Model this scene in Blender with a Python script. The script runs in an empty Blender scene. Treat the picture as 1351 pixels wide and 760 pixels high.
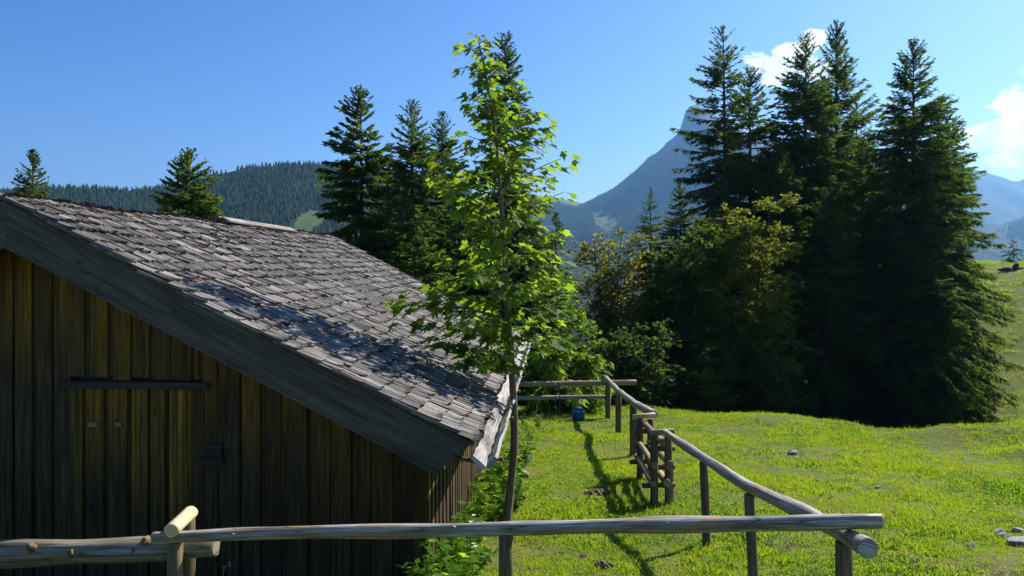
import bpy, math, random
import numpy as np
from mathutils import Vector, Matrix
R = math.radians
rng = np.random.default_rng(7)
random.seed(7)
SC = bpy.context.scene
COL = SC.collection

# ------------------------------------------------------------------ camera
F = 1050.0; CX = 675.5; HY = 346.0; CZ = 3.5
cam = bpy.data.cameras.new('camera'); camo = bpy.data.objects.new('camera', cam); COL.objects.link(camo)
camo.location = (0, 0, CZ); camo.rotation_euler = (R(90), 0, 0)
cam.sensor_width = 36; cam.lens = 36 * F / 1351; cam.shift_y = -34 / 1351
cam.clip_start = 0.1; cam.clip_end = 30000
SC.camera = camo
def P(px, py, Y):            # a point seen at photo pixel (px, py) and standing Y metres ahead
    return Vector(((px - CX) / F * Y, Y, CZ - (py - HY) / F * Y))
# ------------------------------------------------------------------ view, sun, sky
SC.view_settings.view_transform = 'Standard'; SC.view_settings.look = 'None'
SC.view_settings.exposure = 0.9; SC.view_settings.gamma = 1
SC.cycles.max_bounces = 8; SC.cycles.transparent_max_bounces = 8
SC.cycles.diffuse_bounces = 3; SC.cycles.transmission_bounces = 4; SC.cycles.volume_bounces = 0
SUN_AZ, SUN_EL = R(50), R(40)
SUN = Vector((math.sin(SUN_AZ) * math.cos(SUN_EL), math.cos(SUN_AZ) * math.cos(SUN_EL), math.sin(SUN_EL)))
sl = bpy.data.lights.new('sun', 'SUN'); sl.energy = 5.0; sl.angle = R(0.5); sl.color = (1.0, 0.95, 0.86)
so = bpy.data.objects.new('sun', sl); COL.objects.link(so)
so.rotation_euler = SUN.to_track_quat('Z', 'Y').to_euler(); so.location = (40, 40, 60)

class NT:                    # small node helper
    def __init__(s, tree): s.t = tree; tree.nodes.clear()
    def n(s, typ, _ins=None, **kw):
        nd = s.t.nodes.new(typ)
        for k, v in kw.items(): setattr(nd, k, v)
        for k, v in (_ins or {}).items():
            sk = nd.inputs[k]
            if hasattr(v, 'bl_idname') and hasattr(v, 'is_output'): s.t.links.new(v, sk)
            else: sk.default_value = v
        return nd
    def math(s, op, a, b=0.0, c=None, clamp=False):
        d = {0: a, 1: b}
        if c is not None: d[2] = c
        return s.n('ShaderNodeMath', d, operation=op, use_clamp=clamp).outputs[0]
    def mix(s, f, a, b, mode='MIX'):
        nd = s.n('ShaderNodeMix', None, data_type='RGBA', blend_type=mode)
        for k, v in ((0, f), (6, a), (7, b)):
            if hasattr(v, 'is_output'): s.t.links.new(v, nd.inputs[k])
            else: nd.inputs[k].default_value = v if k == 0 or len(v) == 4 else (*v, 1)
        return nd.outputs[2]
    def ramp(s, f, stops, interp='LINEAR'):
        nd = s.n('ShaderNodeValToRGB', {0: f}); cr = nd.color_ramp; cr.interpolation = interp
        while len(cr.elements) < len(stops): cr.elements.new(0.5)
        for e, (p, c) in zip(cr.elements, stops):
            e.position = p; e.color = (c, c, c, 1) if not hasattr(c, '__len__') else (*c, 1)
        return nd.outputs[0]
    def noise(s, vec, scale, detail=4, rough=0.55, dist=0.0):
        return s.n('ShaderNodeTexNoise', {'Vector': vec, 'Scale': scale, 'Detail': detail, 'Roughness': rough, 'Distortion': dist}).outputs['Fac']
    def vmath(s, op, a, b=(0, 0, 0)):
        nd = s.n('ShaderNodeVectorMath', {0: a, 1: b}, operation=op)
        return nd.outputs['Value'] if op in ('DOT_PRODUCT', 'LENGTH') else nd.outputs[0]
    def sep(s, v):
        return s.n('ShaderNodeSeparateXYZ', {0: v}).outputs
    def comb(s, x, y, z):
        return s.n('ShaderNodeCombineXYZ', {0: x, 1: y, 2: z}).outputs[0]

W = bpy.data.worlds.new('World'); SC.world = W; W.use_nodes = True
w = NT(W.node_tree)
sky = w.n('ShaderNodeTexSky', sky_type='NISHITA', sun_disc=False, sun_elevation=SUN_EL, sun_rotation=SUN_AZ,
          altitude=1400, air_density=1.0, dust_density=1.2, ozone_density=10.0)
dirv = w.n('ShaderNodeTexCoord').outputs['Generated']
def blob(px, py, rx, rz, edge=0.5):
    c = Vector(((px - CX) / F, 1, (HY - py) / F)).normalized()
    d = w.vmath('SUBTRACT', dirv, tuple(c))
    d = w.vmath('MULTIPLY', d, (1 / rx, 1 / rx, 1 / rz))
    return w.math('SUBTRACT', 1.0, w.vmath('LENGTH', d), clamp=False)
bl = None
for b in ((1042, 86, .054, .030), (1076, 50, .016, .013), (1334, 178, .062, .028), (1342, 209, .050, .012), (1400, 150, .08, .04),
          (1600, 120, .16, .05), (1900, 190, .2, .06), (-420, 120, .14, .04)):
    v = blob(*b); bl = v if bl is None else w.math('MAXIMUM', bl, v)
cn = w.noise(w.vmath('MULTIPLY', dirv, (1, 1, 1.7)), 20, 9, 0.64, 0.35)
cm = w.math('ADD', bl, w.math('MULTIPLY', w.math('SUBTRACT', cn, 0.5), 2.4))
cm = w.ramp(cm, [(0.16, 0.0), (0.44, 1.0)], 'EASE')
cb = w.ramp(w.noise(dirv, 30, 5), [(0.35, (5.4, 5.9, 6.6)), (0.55, (8.6, 8.7, 8.8))])
sr = w.n('ShaderNodeSeparateColor', {0: sky.outputs[0]}).outputs
sg = w.math('MULTIPLY', w.math('POWER', w.math('MULTIPLY', sr[1], .87), 1.25), .87)
red = w.math('MINIMUM', w.math('MULTIPLY', w.math('POWER', w.math('MULTIPLY', sr[0], .86), 1.5), .95), sg)
skyt = w.n('ShaderNodeCombineColor', {0: red, 1: sg, 2: sr[2]}).outputs[0]
skyc = w.mix(w.math('MULTIPLY', cm, 0.97), skyt, cb)
w.n('ShaderNodeOutputWorld', {0: w.n('ShaderNodeBackground', {0: skyc, 1: 0.085}).outputs[0]})

# ------------------------------------------------------------------ mesh helpers
def finish(o, label=None, cat=None, group=None, kind=None):
    if label: o['label'] = label
    if cat: o['category'] = cat
    if group: o['group'] = group
    if kind: o['kind'] = kind
    return o
def mesh_np(name, V, Fq, mats, uv=None, attrs=None, smooth=False, loc=(0, 0, 0)):
    """V (n,3); Fq (m,k) constant-size faces"""
    V = np.asarray(V, np.float32) - np.asarray(loc, np.float32); Fq = np.asarray(Fq, np.int32)
    me = bpy.data.meshes.new(name); m, k = Fq.shape
    me.vertices.add(len(V)); me.vertices.foreach_set('co', V.ravel())
    me.loops.add(m * k); me.loops.foreach_set('vertex_index', Fq.ravel())
    me.polygons.add(m); me.polygons.foreach_set('loop_start', np.arange(0, m * k, k, dtype=np.int32))
    me.polygons.foreach_set('loop_total', np.full(m, k, np.int32))
    if smooth: me.polygons.foreach_set('use_smooth', np.ones(m, bool))
    if uv is not None:
        l = me.uv_layers.new(name='UVMap'); l.data.foreach_set('uv', np.asarray(uv, np.float32).ravel())
    for an, (dom, arr) in (attrs or {}).items():
        a = me.attributes.new(an, 'FLOAT', dom); a.data.foreach_set('value', np.asarray(arr, np.float32))
    for mt in (mats if isinstance(mats, (list, tuple)) else [mats]): me.materials.append(mt)
    me.update(calc_edges=True); me.validate()
    return me

class MB:                    # collects boxes and logs; uv = (across, along) in metres
    def __init__(s): s.v = []; s.f = []; s.u = []; s.r = []; s.sm = []
    def face(s, idx, uvs, rnd=0.0, smooth=False):
        s.f.append(idx); s.u.append(uvs); s.r.append(rnd); s.sm.append(smooth)
    def hexa(s, c, ax=None, rnd=0.0):
        """8 corners: bottom 0-3, top 4-7 in the same turn; along direction = corner 0->1"""
        b = len(s.v); s.v += [tuple(p) for p in c]
        c = [Vector(p) for p in c]
        al = (c[1] - c[0]).normalized()
        for q in ((3, 2, 1, 0), (4, 5, 6, 7), (0, 1, 5, 4), (1, 2, 6, 5), (2, 3, 7, 6), (3, 0, 4, 7)):
            n = (c[q[1]] - c[q[0]]).cross(c[q[2]] - c[q[0]])
            n = n.normalized() if n.length > 1e-9 else Vector((0, 0, 1))
            ac = n.cross(al); ac = ac.normalized() if ac.length > 1e-4 else n.orthogonal().normalized()
            end = abs(n.dot(al)) > 0.9
            s.face([b + i for i in q], [((c[i] - c[0]).dot(ac) + rnd * 3, (c[i] - c[0]).dot(al) * (0.02 if end else 1)) for i in q], rnd)
    def box(s, o, x, y, z, lx, ly, lz, rnd=0.0):
        """origin o, unit axes x (along) y z with sizes"""
        o, x, y, z = Vector(o), Vector(x) * lx, Vector(y) * ly, Vector(z) * lz
        s.hexa([o, o + x, o + x + y, o + y, o + z, o + x + z, o + x + y + z, o + y + z], rnd=rnd)
    def log(s, pts, rad, n=12, wob=0.06, seed=0, cap=True, flat=1.0, sub=0.25, endcut=None, rnd=0.0):
        rr = random.Random(seed); P3 = [Vector(p) for p in pts]
        rad = rad if hasattr(rad, '__len__') else [rad] * len(P3)
        q = []; rq = []
        for i in range(len(P3) - 1):
            L = (P3[i + 1] - P3[i]).length; k = max(1, int(L / sub))
            for j in range(k):
                t = j / k; q.append(P3[i].lerp(P3[i + 1], t)); rq.append(rad[i] * (1 - t) + rad[i + 1] * t)
        q.append(P3[-1]); rq.append(rad[-1])
        if len(q) > 4:                                    # soften the corners of the polyline
            for _ in range(2):
                q = [q[0]] + [(q[i - 1] + q[i] * 2 + q[i + 1]) / 4 for i in range(1, len(q) - 1)] + [q[-1]]
        ph = [(rr.random() * 6.3, rr.uniform(.5, 1.6), rr.random() * 6.3) for _ in range(4)]
        d0 = (q[-1] - q[0]).normalized()
        ref = Vector((0, 0, 1)) if abs(d0.z) < 0.8 else Vector((1, 0, 0))
        b0 = len(s.v); L = 0; rings = []; Ls = []
        for i, p in enumerate(q):
            d = (q[min(i + 1, len(q) - 1)] - q[max(i - 1, 0)]).normalized()
            a = d.cross(ref).normalized(); b = a.cross(d)
            if i: L += (q[i] - q[i - 1]).length
            ring = []
            for k in range(n):
                th = 2 * math.pi * k / n - math.pi / 2
                r = rq[i]
                for m, (p1, fr, p2) in enumerate(ph):
                    r += rq[i] * wob * .5 * math.sin((m + 1) * th + p1 + math.sin(L * fr * 2.2 + p2) * 1.3)
                r += rq[i] * wob * .5 * math.sin(L * 5 + p.x)
                ring.append(len(s.v)); s.v.append(tuple(p + (a * math.cos(th) + b * math.sin(th) * flat) * r))
            rings.append(ring); Ls.append(L)
        for i in range(len(rings) - 1):
            for k in range(n):
                k2 = (k + 1) % n; w_ = 2 * math.pi * rq[0] / n
                s.face([rings[i][k], rings[i][k2], rings[i + 1][k2], rings[i + 1][k]],
                       [(k * w_, Ls[i]), ((k + 1) * w_, Ls[i]), ((k + 1) * w_, Ls[i + 1]), (k * w_, Ls[i + 1])], rnd, True)
        if cap:
            for ring, fl in ((rings[0], True), (rings[-1], False)):
                c = sum((Vector(s.v[i]) for i in ring), Vector()) / n
                e = 0.88
                b = len(s.v)
                dd = (d0 * rq[0] * 0.12) * (-1 if fl else 1)
                for i in ring: s.v.append(tuple(c + (Vector(s.v[i]) - c) * e + dd))
                cap_ = [b + k for k in range(n)]
                for k in range(n):
                    k2 = (k + 1) % n; idx = [ring[k], ring[k2], cap_[k2], cap_[k]]
                    if fl: idx = idx[::-1]
                    s.face(idx, [(0, 0), (.02, 0), (.02, .01), (0, .01)], rnd)
                idx = cap_[::-1] if fl else cap_
                s.face(idx, [(math.cos(6.28 * k / n) * .05 + 9, math.sin(6.28 * k / n) * .004) for k in range(n)], rnd)
    def mesh(s, name, mat, loc=(0, 0, 0), smooth=None):
        me = bpy.data.meshes.new(name); l = Vector(loc)
        me.from_pydata([tuple(Vector(v) - l) for v in s.v], [], s.f)
        uv = me.uv_layers.new(name='UVMap')
        uv.data.foreach_set('uv', [c for fu in s.u for p in fu for c in p])
        a = me.attributes.new('rnd', 'FLOAT', 'FACE'); a.data.foreach_set('value', s.r)
        me.polygons.foreach_set('use_smooth', s.sm)
        for mt in (mat if isinstance(mat, (list, tuple)) else [mat]): me.materials.append(mt)
        me.update()
        return me

class Thing:                 # an Empty at the thing's base; its parts are children
    def __init__(s, name, label, cat, loc, group=None):
        s.loc = Vector(loc)
        s.o = bpy.data.objects.new(name, None); COL.objects.link(s.o); s.o.location = s.loc
        s.o.empty_display_size = 0.2
        finish(s.o, label, cat, group)
    def part(s, name, mb, mat, parent=None, label=None, kind=None):
        me = mb if isinstance(mb, bpy.types.Mesh) else mb.mesh(name, mat, s.loc)
        o = bpy.data.objects.new(name, me); COL.objects.link(o); o.parent = parent or s.o
        finish(o, label, None, None, kind)
        return o
    def piece(s, name, me, M, parent):       # shared mesh placed with world matrix M (parents are unrotated)
        o = bpy.data.objects.new(name, me); COL.objects.link(o); o.parent = parent
        o.matrix_basis = Matrix.Translation(-s.loc) @ M
        return o
def single(name, me, label, cat, loc=(0, 0, 0), group=None, kind=None):
    o = bpy.data.objects.new(name, me); COL.objects.link(o); o.location = loc
    return finish(o, label, cat, group, kind)

# ------------------------------------------------------------------ noise and terrain shape
def _h(ix, iy, seed):
    h = (ix.astype(np.int64) * 374761393 + iy.astype(np.int64) * 668265263 + seed * 974711) & 0x7fffffff
    h = ((h ^ (h >> 13)) * 1274126177) & 0x7fffffff
    return ((h ^ (h >> 16)) & 0xffff) / 65535.0
def vnoise(x, y, seed=0):
    x = np.asarray(x, float); y = np.asarray(y, float)
    ix = np.floor(x); iy = np.floor(y); fx = x - ix; fy = y - iy
    fx = fx * fx * (3 - 2 * fx); fy = fy * fy * (3 - 2 * fy)
    a = _h(ix, iy, seed); b = _h(ix + 1, iy, seed); c = _h(ix, iy + 1, seed); d = _h(ix + 1, iy + 1, seed)
    return (a + (b - a) * fx) * (1 - fy) + (c + (d - c) * fx) * fy
def fbm(x, y, seed=0, o=4):
    s = 0; a = 0.5
    for i in range(o): s = s + a * vnoise(np.asarray(x) * 2 ** i + 17.3 * i, np.asarray(y) * 2 ** i - 9.1 * i, seed + i); a *= .5
    return s
def S(t): t = np.clip(t, 0, 1); return t * t * (3 - 2 * t)
def ground_z(x, y):
    x = np.asarray(x, float); y = np.asarray(y, float)
    yc = 29 - 1.3 * np.clip(x - 4.8, 0, 6.8) + 0.8 * (vnoise(x * .35, x * 0 + 3, 5) - .5)
    up = 0.1 * np.clip(y, -20, None)
    d = np.clip(y - yc, 0, None)
    z = 1.06 - 0.1 * np.clip(np.minimum(y, yc), -20, None) - 0.22 * np.clip(d - 0.6, 0, 24) - .05 * np.clip(d, 0, 1.2)
    s = 0.57 * x + 0.82 * y
    z = z + (9.6 * S((s - 43) / 46)) * S((x - 13) / 13) * S((300 - s) / 200)
    far = np.clip(np.hypot(x * .8, y) - 95, 0, None)
    z = z - 110 * (1 - np.exp(-far / 260))
    near = np.exp(-(np.hypot(x - 6, y - 22) / 45) ** 2)
    z = z + near * (0.16 * (fbm(x * .45, y * .45, 3, 3) - .44) + 0.05 * (vnoise(x * 2.2, y * 2.2, 11) - .5))
    hill = S((x - 15) / 6) * S((100 - y) / 30)
    z = z + hill * (0.9 * (fbm(x * .22, y * .22, 23, 4) - .46) + .25 * (vnoise(x * .9, y * .9, 31) - .5))
    for (mx, my, mr, mh) in ((10.9, 19.6, 1.5, .34), (12.2, 19.2, 1.2, .22), (10.9, 16.9, .7, .16), (11.6, 17.0, .6, .14), (7.5, 24.2, 2.0, .2)):
        z = z + mh * np.exp(-((x - mx) ** 2 + ((y - my) * 1.3) ** 2) / mr ** 2)
    return z
def gz(x, y): return float(ground_z(x, y))

# ------------------------------------------------------------------ materials
def mat(name):
    m = bpy.data.materials.new(name); m.use_nodes = True
    return m, NT(m.node_tree)
def out(nt, sh): nt.n('ShaderNodeOutputMaterial', {0: sh})
def rnd_of(nt):
    a = nt.n('ShaderNodeAttribute', attribute_name='rnd').outputs['Fac']
    b = nt.n('ShaderNodeObjectInfo').outputs['Random']
    return nt.math('FRACT', nt.math('ADD', a, b))
def wood(name, dark, mid, light, gu=26, gv=1.3, tint=0.35, rough=0.75, bump=0.5, ochre=None, ochre_amt=0.5, spec=0.3, moss=None, crack=.55):
    m, nt = mat(name)
    uv = nt.n('ShaderNodeUVMap', uv_map='UVMap').outputs[0]
    r = rnd_of(nt)
    off = nt.comb(nt.math('MULTIPLY', r, 37.0), nt.math('MULTIPLY', r, 91.0), r)
    v = nt.vmath('ADD', uv, off)
    g = nt.noise(nt.vmath('MULTIPLY', v, (gu, gv, 1)), 1.0, 6, 0.62, 0.4)
    g2 = nt.noise(nt.vmath('MULTIPLY', v, (gu * 4.5, gv * 2.0, 1)), 1.0, 3, 0.6)
    big = nt.noise(nt.vmath('MULTIPLY', v, (3.0, 0.9, 1)), 1.0, 4, 0.6)
    c = nt.ramp(nt.math('ADD', nt.math('MULTIPLY', g, .65), nt.math('MULTIPLY', g2, .35)), [(0.33, dark), (0.5, mid), (0.66, light)])
    if ochre:
        c = nt.mix(nt.math('MULTIPLY', nt.ramp(big, [(0.52, 0.0), (0.68, 1.0)]), ochre_amt), c, ochre)
    kv = nt.n('ShaderNodeTexVoronoi', {'Vector': nt.vmath('MULTIPLY', v, (7.0, 2.2, 1)), 'Scale': 1.0}).outputs['Distance']
    kn = nt.ramp(kv, [(0.05, 1.0), (0.13, 0.0)])
    c = nt.mix(nt.math('MULTIPLY', kn, 0.6), c, tuple(k * .5 for k in dark))
    cr = nt.math('ABSOLUTE', nt.math('SUBTRACT', nt.noise(nt.vmath('MULTIPLY', v, (gu * .8, gv * .45, 1)), 1.0, 3, .5, .6), .5))
    c = nt.mix(nt.math('MULTIPLY', nt.ramp(cr, [(.0, 1.0), (.022, 0.0)]), crack), c, tuple(k * .35 for k in dark))
    tn = nt.math('ADD', nt.math('MULTIPLY', nt.math('FRACT', nt.math('MULTIPLY', r, 7.31)), 2 * tint), 1 - tint)
    c = nt.mix(1.0, c, nt.comb(tn, tn, tn), 'MULTIPLY')
    if moss:
        geo = nt.n('ShaderNodeNewGeometry')
        mz = nt.noise(geo.outputs['Position'], 5, 4)
        c = nt.mix(nt.ramp(mz, [(0.55, 0.0), (0.7, 0.6)]), c, moss)
    h = nt.math('ADD', nt.math('MULTIPLY', g, .6), nt.math('MULTIPLY', g2, .4))
    bp = nt.n('ShaderNodeBump', {'Strength': bump, 'Distance': 0.012, 'Height': h}).outputs[0]
    bs = nt.n('ShaderNodeBsdfPrincipled', {'Base Color': c, 'Roughness': rough, 'Normal': bp, 'Specular IOR Level': spec})
    out(nt, bs.outputs[0])
    return m
M_RAIL = wood('weathered_rail', (.06, .047, .033), (.30, .265, .215), (.74, .70, .63), 26, 1.3, .15, .55, 1.0, ochre=(.42, .25, .11), ochre_amt=.8, spec=.45, crack=.85)
M_RAIL_D = wood('old_thick_rail', (.05, .042, .03), (.17, .145, .10), (.36, .32, .25), 20, 1.3, .15, .7, 1.0, ochre=(.24, .15, .07), ochre_amt=.8, spec=.3, crack=.85)
M_POST = wood('post_wood', (.06, .042, .02), (.17, .12, .06), (.30, .22, .12), 26, 1.2, .25, .8, .6, ochre=(.17, .12, .05), ochre_amt=.5)
M_PEEL = wood('fresh_peeled_wood', (.42, .27, .12), (.64, .46, .25), (.76, .60, .38), 20, 1.0, .1, .55, .35, ochre=(.60, .36, .15), ochre_amt=.5, crack=.3)
M_STEP = wood('stile_step_wood', (.13, .085, .05), (.27, .19, .12), (.40, .31, .21), 22, 1.2, .3, .7, .5, ochre=(.35, .2, .1), ochre_amt=.5)
M_SHING = wood('weathered_shingle', (.012, .010, .008), (.135, .116, .10), (.41, .375, .34), 52, 1.6, .7, .6, 1.0, ochre=(.10, .07, .045), ochre_amt=.7, spec=.35, crack=.85, moss=(.16, .15, .09))
M_BARGE = wood('bargeboard_wood', (.038, .033, .025), (.085, .075, .058), (.145, .128, .10), 16, .8, .12, .8, .5, ochre=(.045, .05, .028), ochre_amt=.5)
M_GUT = wood('bleached_wood', (.06, .055, .05), (.26, .245, .225), (.47, .455, .43), 17, 1.1, .15, .7, 1.0, ochre=(.09, .08, .075), ochre_amt=.9, crack=.9)
M_BEAM = wood('dark_timber', (.02, .018, .014), (.045, .04, .03), (.075, .065, .05), 20, 1, .2, .85, .4)

def board_mat(name, sun=False):   # ochre where the roof kept the rain off, greyed and near black further down
    m, nt = mat(name)
    uv = nt.n('ShaderNodeUVMap', uv_map='UVMap').outputs[0]
    r = rnd_of(nt); r2 = nt.math('FRACT', nt.math('MULTIPLY', r, 13.7)); r3 = nt.math('FRACT', nt.math('MULTIPLY', r, 29.3))
    off = nt.comb(nt.math('MULTIPLY', r, 37.0), nt.math('MULTIPLY', r, 91.0), r)
    v = nt.vmath('ADD', uv, off)
    g = nt.noise(nt.vmath('MULTIPLY', v, (30, 1.2, 1)), 1.0, 6, 0.65, 0.5)
    g2 = nt.noise(nt.vmath('MULTIPLY', v, (120, 3, 1)), 1.0, 3, 0.6)
    mix_ = nt.math('ADD', nt.math('MULTIPLY', g, .65), nt.math('MULTIPLY', g2, .35))
    old = nt.ramp(mix_, [(0.34, (.008, .0055, .002)), (0.52, (.050, .034, .012)), (0.68, (.125, .086, .032))])
    warm = nt.ramp(mix_, [(0.34, (.05, .026, .001)), (0.52, (.27, .15, .006)), (0.68, (.48, .30, .022))])
    along = nt.sep(uv)[1]
    dep = nt.math('ADD', along, nt.math('MULTIPLY', nt.math('SUBTRACT', g, .5), 1.6))
    lim = nt.math('MULTIPLY_ADD', r2, 1.7, 0.75)
    f = nt.math('SUBTRACT', 1.0, nt.math('DIVIDE', dep, lim), clamp=True)
    f = nt.math('MULTIPLY', nt.math('POWER', f, .7), nt.math('MULTIPLY_ADD', r3, .85, 0.25), clamp=True)
    f = nt.math('MULTIPLY', f, nt.math('MULTIPLY_ADD', nt.ramp(nt.noise(nt.vmath('MULTIPLY', v, (16, .35, 1)), 1.0, 4, .6), [(.42, 0.0), (.62, 1.0)]), .75, .25))
    wsel = nt.mix(nt.ramp(r2, [(.35, 0.0), (.65, 1.0)]), (1.08, .86, .7), (.98, 1.0, 1.0))
    warm = nt.mix(1.0, warm, wsel, 'MULTIPLY')
    c = nt.mix(f, old, warm)
    st = nt.ramp(nt.noise(nt.vmath('MULTIPLY', v, (14, .5, 1)), 1.0, 4, .6), [(.5, 0.0), (.72, .6)])
    c = nt.mix(nt.math('MULTIPLY', st, .45), c, (.065, .045, .010))
    kv = nt.n('ShaderNodeTexVoronoi', {'Vector': nt.vmath('MULTIPLY', v, (6.0, 1.6, 1)), 'Scale': 1.0}).outputs['Distance']
    c = nt.mix(nt.ramp(kv, [(0.04, .85), (0.11, 0.0)]), c, (.008, .007, .005))
    tn = nt.math('MULTIPLY_ADD', r3, .7, .65)
    c = nt.mix(1.0, c, nt.comb(tn, tn, tn), 'MULTIPLY')
    bp = nt.n('ShaderNodeBump', {'Strength': .6, 'Distance': 0.01, 'Height': mix_}).outputs[0]
    out(nt, nt.n('ShaderNodeBsdfPrincipled', {'Base Color': c, 'Roughness': .8, 'Normal': bp, 'Specular IOR Level': .25}).outputs[0])
    return m
M_BOARD = board_mat('wall_board')

def leafmat(name, a, b, tr, trans=0.45, rough=0.45, spec=0.3, scale=1.2, tlo=.7):
    m, nt = mat(name)
    geo = nt.n('ShaderNodeNewGeometry'); r = nt.n('ShaderNodeObjectInfo').outputs['Random']
    at = nt.n('ShaderNodeAttribute', attribute_name='rnd').outputs['Fac']
    r = nt.math('FRACT', nt.math('ADD', r, at))
    n_ = nt.noise(geo.outputs['Position'], scale, 3, .6)
    f = nt.math('ADD', nt.math('MULTIPLY', n_, .6), nt.math('MULTIPLY', r, .4))
    c = nt.mix(nt.ramp(f, [(0.25, 0.0), (0.72, 1.0)]), a, b)
    t = nt.mix(nt.ramp(f, [(0.25, 0.0), (0.72, 1.0)]), tuple(k * tlo for k in tr), tr)
    bs = nt.n('ShaderNodeBsdfPrincipled', {'Base Color': c, 'Roughness': rough, 'Specular IOR Level': spec}).outputs[0]
    ts = nt.n('ShaderNodeBsdfTranslucent', {'Color': t}).outputs[0]
    out(nt, nt.n('ShaderNodeMixShader', {0: trans, 1: bs, 2: ts}).outputs[0])
    return m
M_MAPLE = leafmat('maple_leaf', (.022, .07, .010), (.085, .17, .022), (.38, .58, .025), .52, .55, .12, 3, .4)
M_SPRUCE = leafmat('spruce_needles', (.018, .042, .014), (.045, .080, .020), (.16, .26, .024), .45, .8, .05, .5)
M_SPRUCE_L = leafmat('spruce_needles_light', (.035, .07, .014), (.075, .12, .024), (.22, .30, .025), .4, .8, .05, .6)
M_LARCH = leafmat('fresh_conifer_needles', (.05, .11, .015), (.11, .19, .022), (.32, .50, .03), .52, .55, .2, .7)
M_BEECH = leafmat('beech_leaf', (.045, .085, .012), (.105, .135, .02), (.44, .49, .03), .42, .65, .1, .35)
M_OLIVE = leafmat('olive_brown_leaf', (.06, .08, .014), (.12, .125, .022), (.46, .45, .04), .48, .7, .08, .6)
M_SHRUB = leafmat('shrub_leaf', (.02, .045, .010), (.05, .09, .014), (.18, .28, .02), .38, .7, .08, .8)
M_WEED = leafmat('weed_leaf', (.05, .13, .02), (.12, .21, .03), (.46, .66, .03), .6, .6, .08, 4)
M_PETAL = leafmat('white_petal', (.7, .66, .62), (.8, .78, .74), (.6, .55, .5), .3)
M_DRY = leafmat('dry_stalk', (.12, .09, .05), (.26, .21, .13), (.2, .16, .08), .2, .7)

def grassmat(name, a, b, dry, tr, trans=.5):
    m, nt = mat(name)
    geo = nt.n('ShaderNodeNewGeometry'); r = nt.n('ShaderNodeObjectInfo').outputs['Random']
    pos = geo.outputs['Position']
    n1 = nt.noise(pos, .55, 4, .6); n2 = nt.noise(pos, 2.6, 3, .6)
    f = nt.math('ADD', nt.math('MULTIPLY', n1, .5), nt.math('ADD', nt.math('MULTIPLY', n2, .3), nt.math('MULTIPLY', r, .2)))
    c = nt.mix(nt.ramp(f, [(.35, 0.0), (.65, 1.0)]), a, b)
    dr = nt.math('MULTIPLY', nt.ramp(nt.math('FRACT', nt.math('MULTIPLY', r, 11.3)), [(.72, 0.0), (.95, 1.0)]), .7)
    c = nt.mix(dr, c, dry)
    t = nt.mix(dr, tr, tuple(k * 1.1 for k in dry))
    t = nt.mix(nt.ramp(f, [(.35, 0.0), (.65, 1.0)]), nt.mix(.35, t, (.1, .26, .01)), t)
    bs = nt.n('ShaderNodeBsdfPrincipled', {'Base Color': c, 'Roughness': .7, 'Specular IOR Level': .06}).outputs[0]
    ts = nt.n('ShaderNodeBsdfTranslucent', {'Color': t}).outputs[0]
    out(nt, nt.n('ShaderNodeMixShader', {0: trans, 1: bs, 2: ts}).outputs[0])
    return m
M_GRASS = grassmat('meadow_grass', (.085, .18, .012), (.17, .25, .016), (.36, .32, .09), (.48, .60, .016))
M_CLOVER = grassmat('clover_leaf', (.05, .14, .014), (.10, .20, .02), (.17, .17, .05), (.25, .48, .02), .45)

# ground: turf with worn earth patches
m, nt = mat('turf'); M_TURF = m
geo = nt.n('ShaderNodeNewGeometry'); pos = geo.outputs['Position']
n1 = nt.noise(pos, .5, 5, .6); n2 = nt.noise(pos, 3.5, 5, .65); n3 = nt.noise(pos, 22, 4, .65)
c = nt.mix(nt.ramp(n1, [(.35, 0.0), (.65, 1.0)]), (.09, .13, .015), (.16, .18, .025))
c = nt.mix(nt.ramp(n3, [(.35, .75), (.6, 0.0)]), c, (.035, .042, .012))
c = nt.mix(nt.ramp(nt.math('ADD', nt.math('MULTIPLY', n2, .7), nt.math('MULTIPLY', n3, .3)), [(.55, 0.0), (.63, .85)]), c, (.17, .125, .06))
sx, sy, sz = nt.sep(pos)[:3]
# the cattle track that crosses the meadow at lower right
tr_ = nt.math('ABSOLUTE', nt.math('ADD', nt.math('SUBTRACT', sy, nt.math('MULTIPLY_ADD', sx, -.62, 11.55)), nt.math('MULTIPLY', nt.math('SUBTRACT', n2, .5), 1.1)))
c = nt.mix(nt.math('MULTIPLY', nt.ramp(tr_, [(.10, .95), (.30, 0.0)]), nt.ramp(nt.math('MULTIPLY', sx, .1), [(.24, 0.0), (.30, 1.0)])), c, (.085, .06, .035))
bp = nt.n('ShaderNodeBump', {'Strength': .7, 'Distance': .05, 'Height': nt.math('ADD', n2, nt.math('MULTIPLY', n3, .5))}).outputs[0]
out(nt, nt.n('ShaderNodeBsdfPrincipled', {'Base Color': c, 'Roughness': .9, 'Normal': bp, 'Specular IOR Level': .1}).outputs[0])

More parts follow.
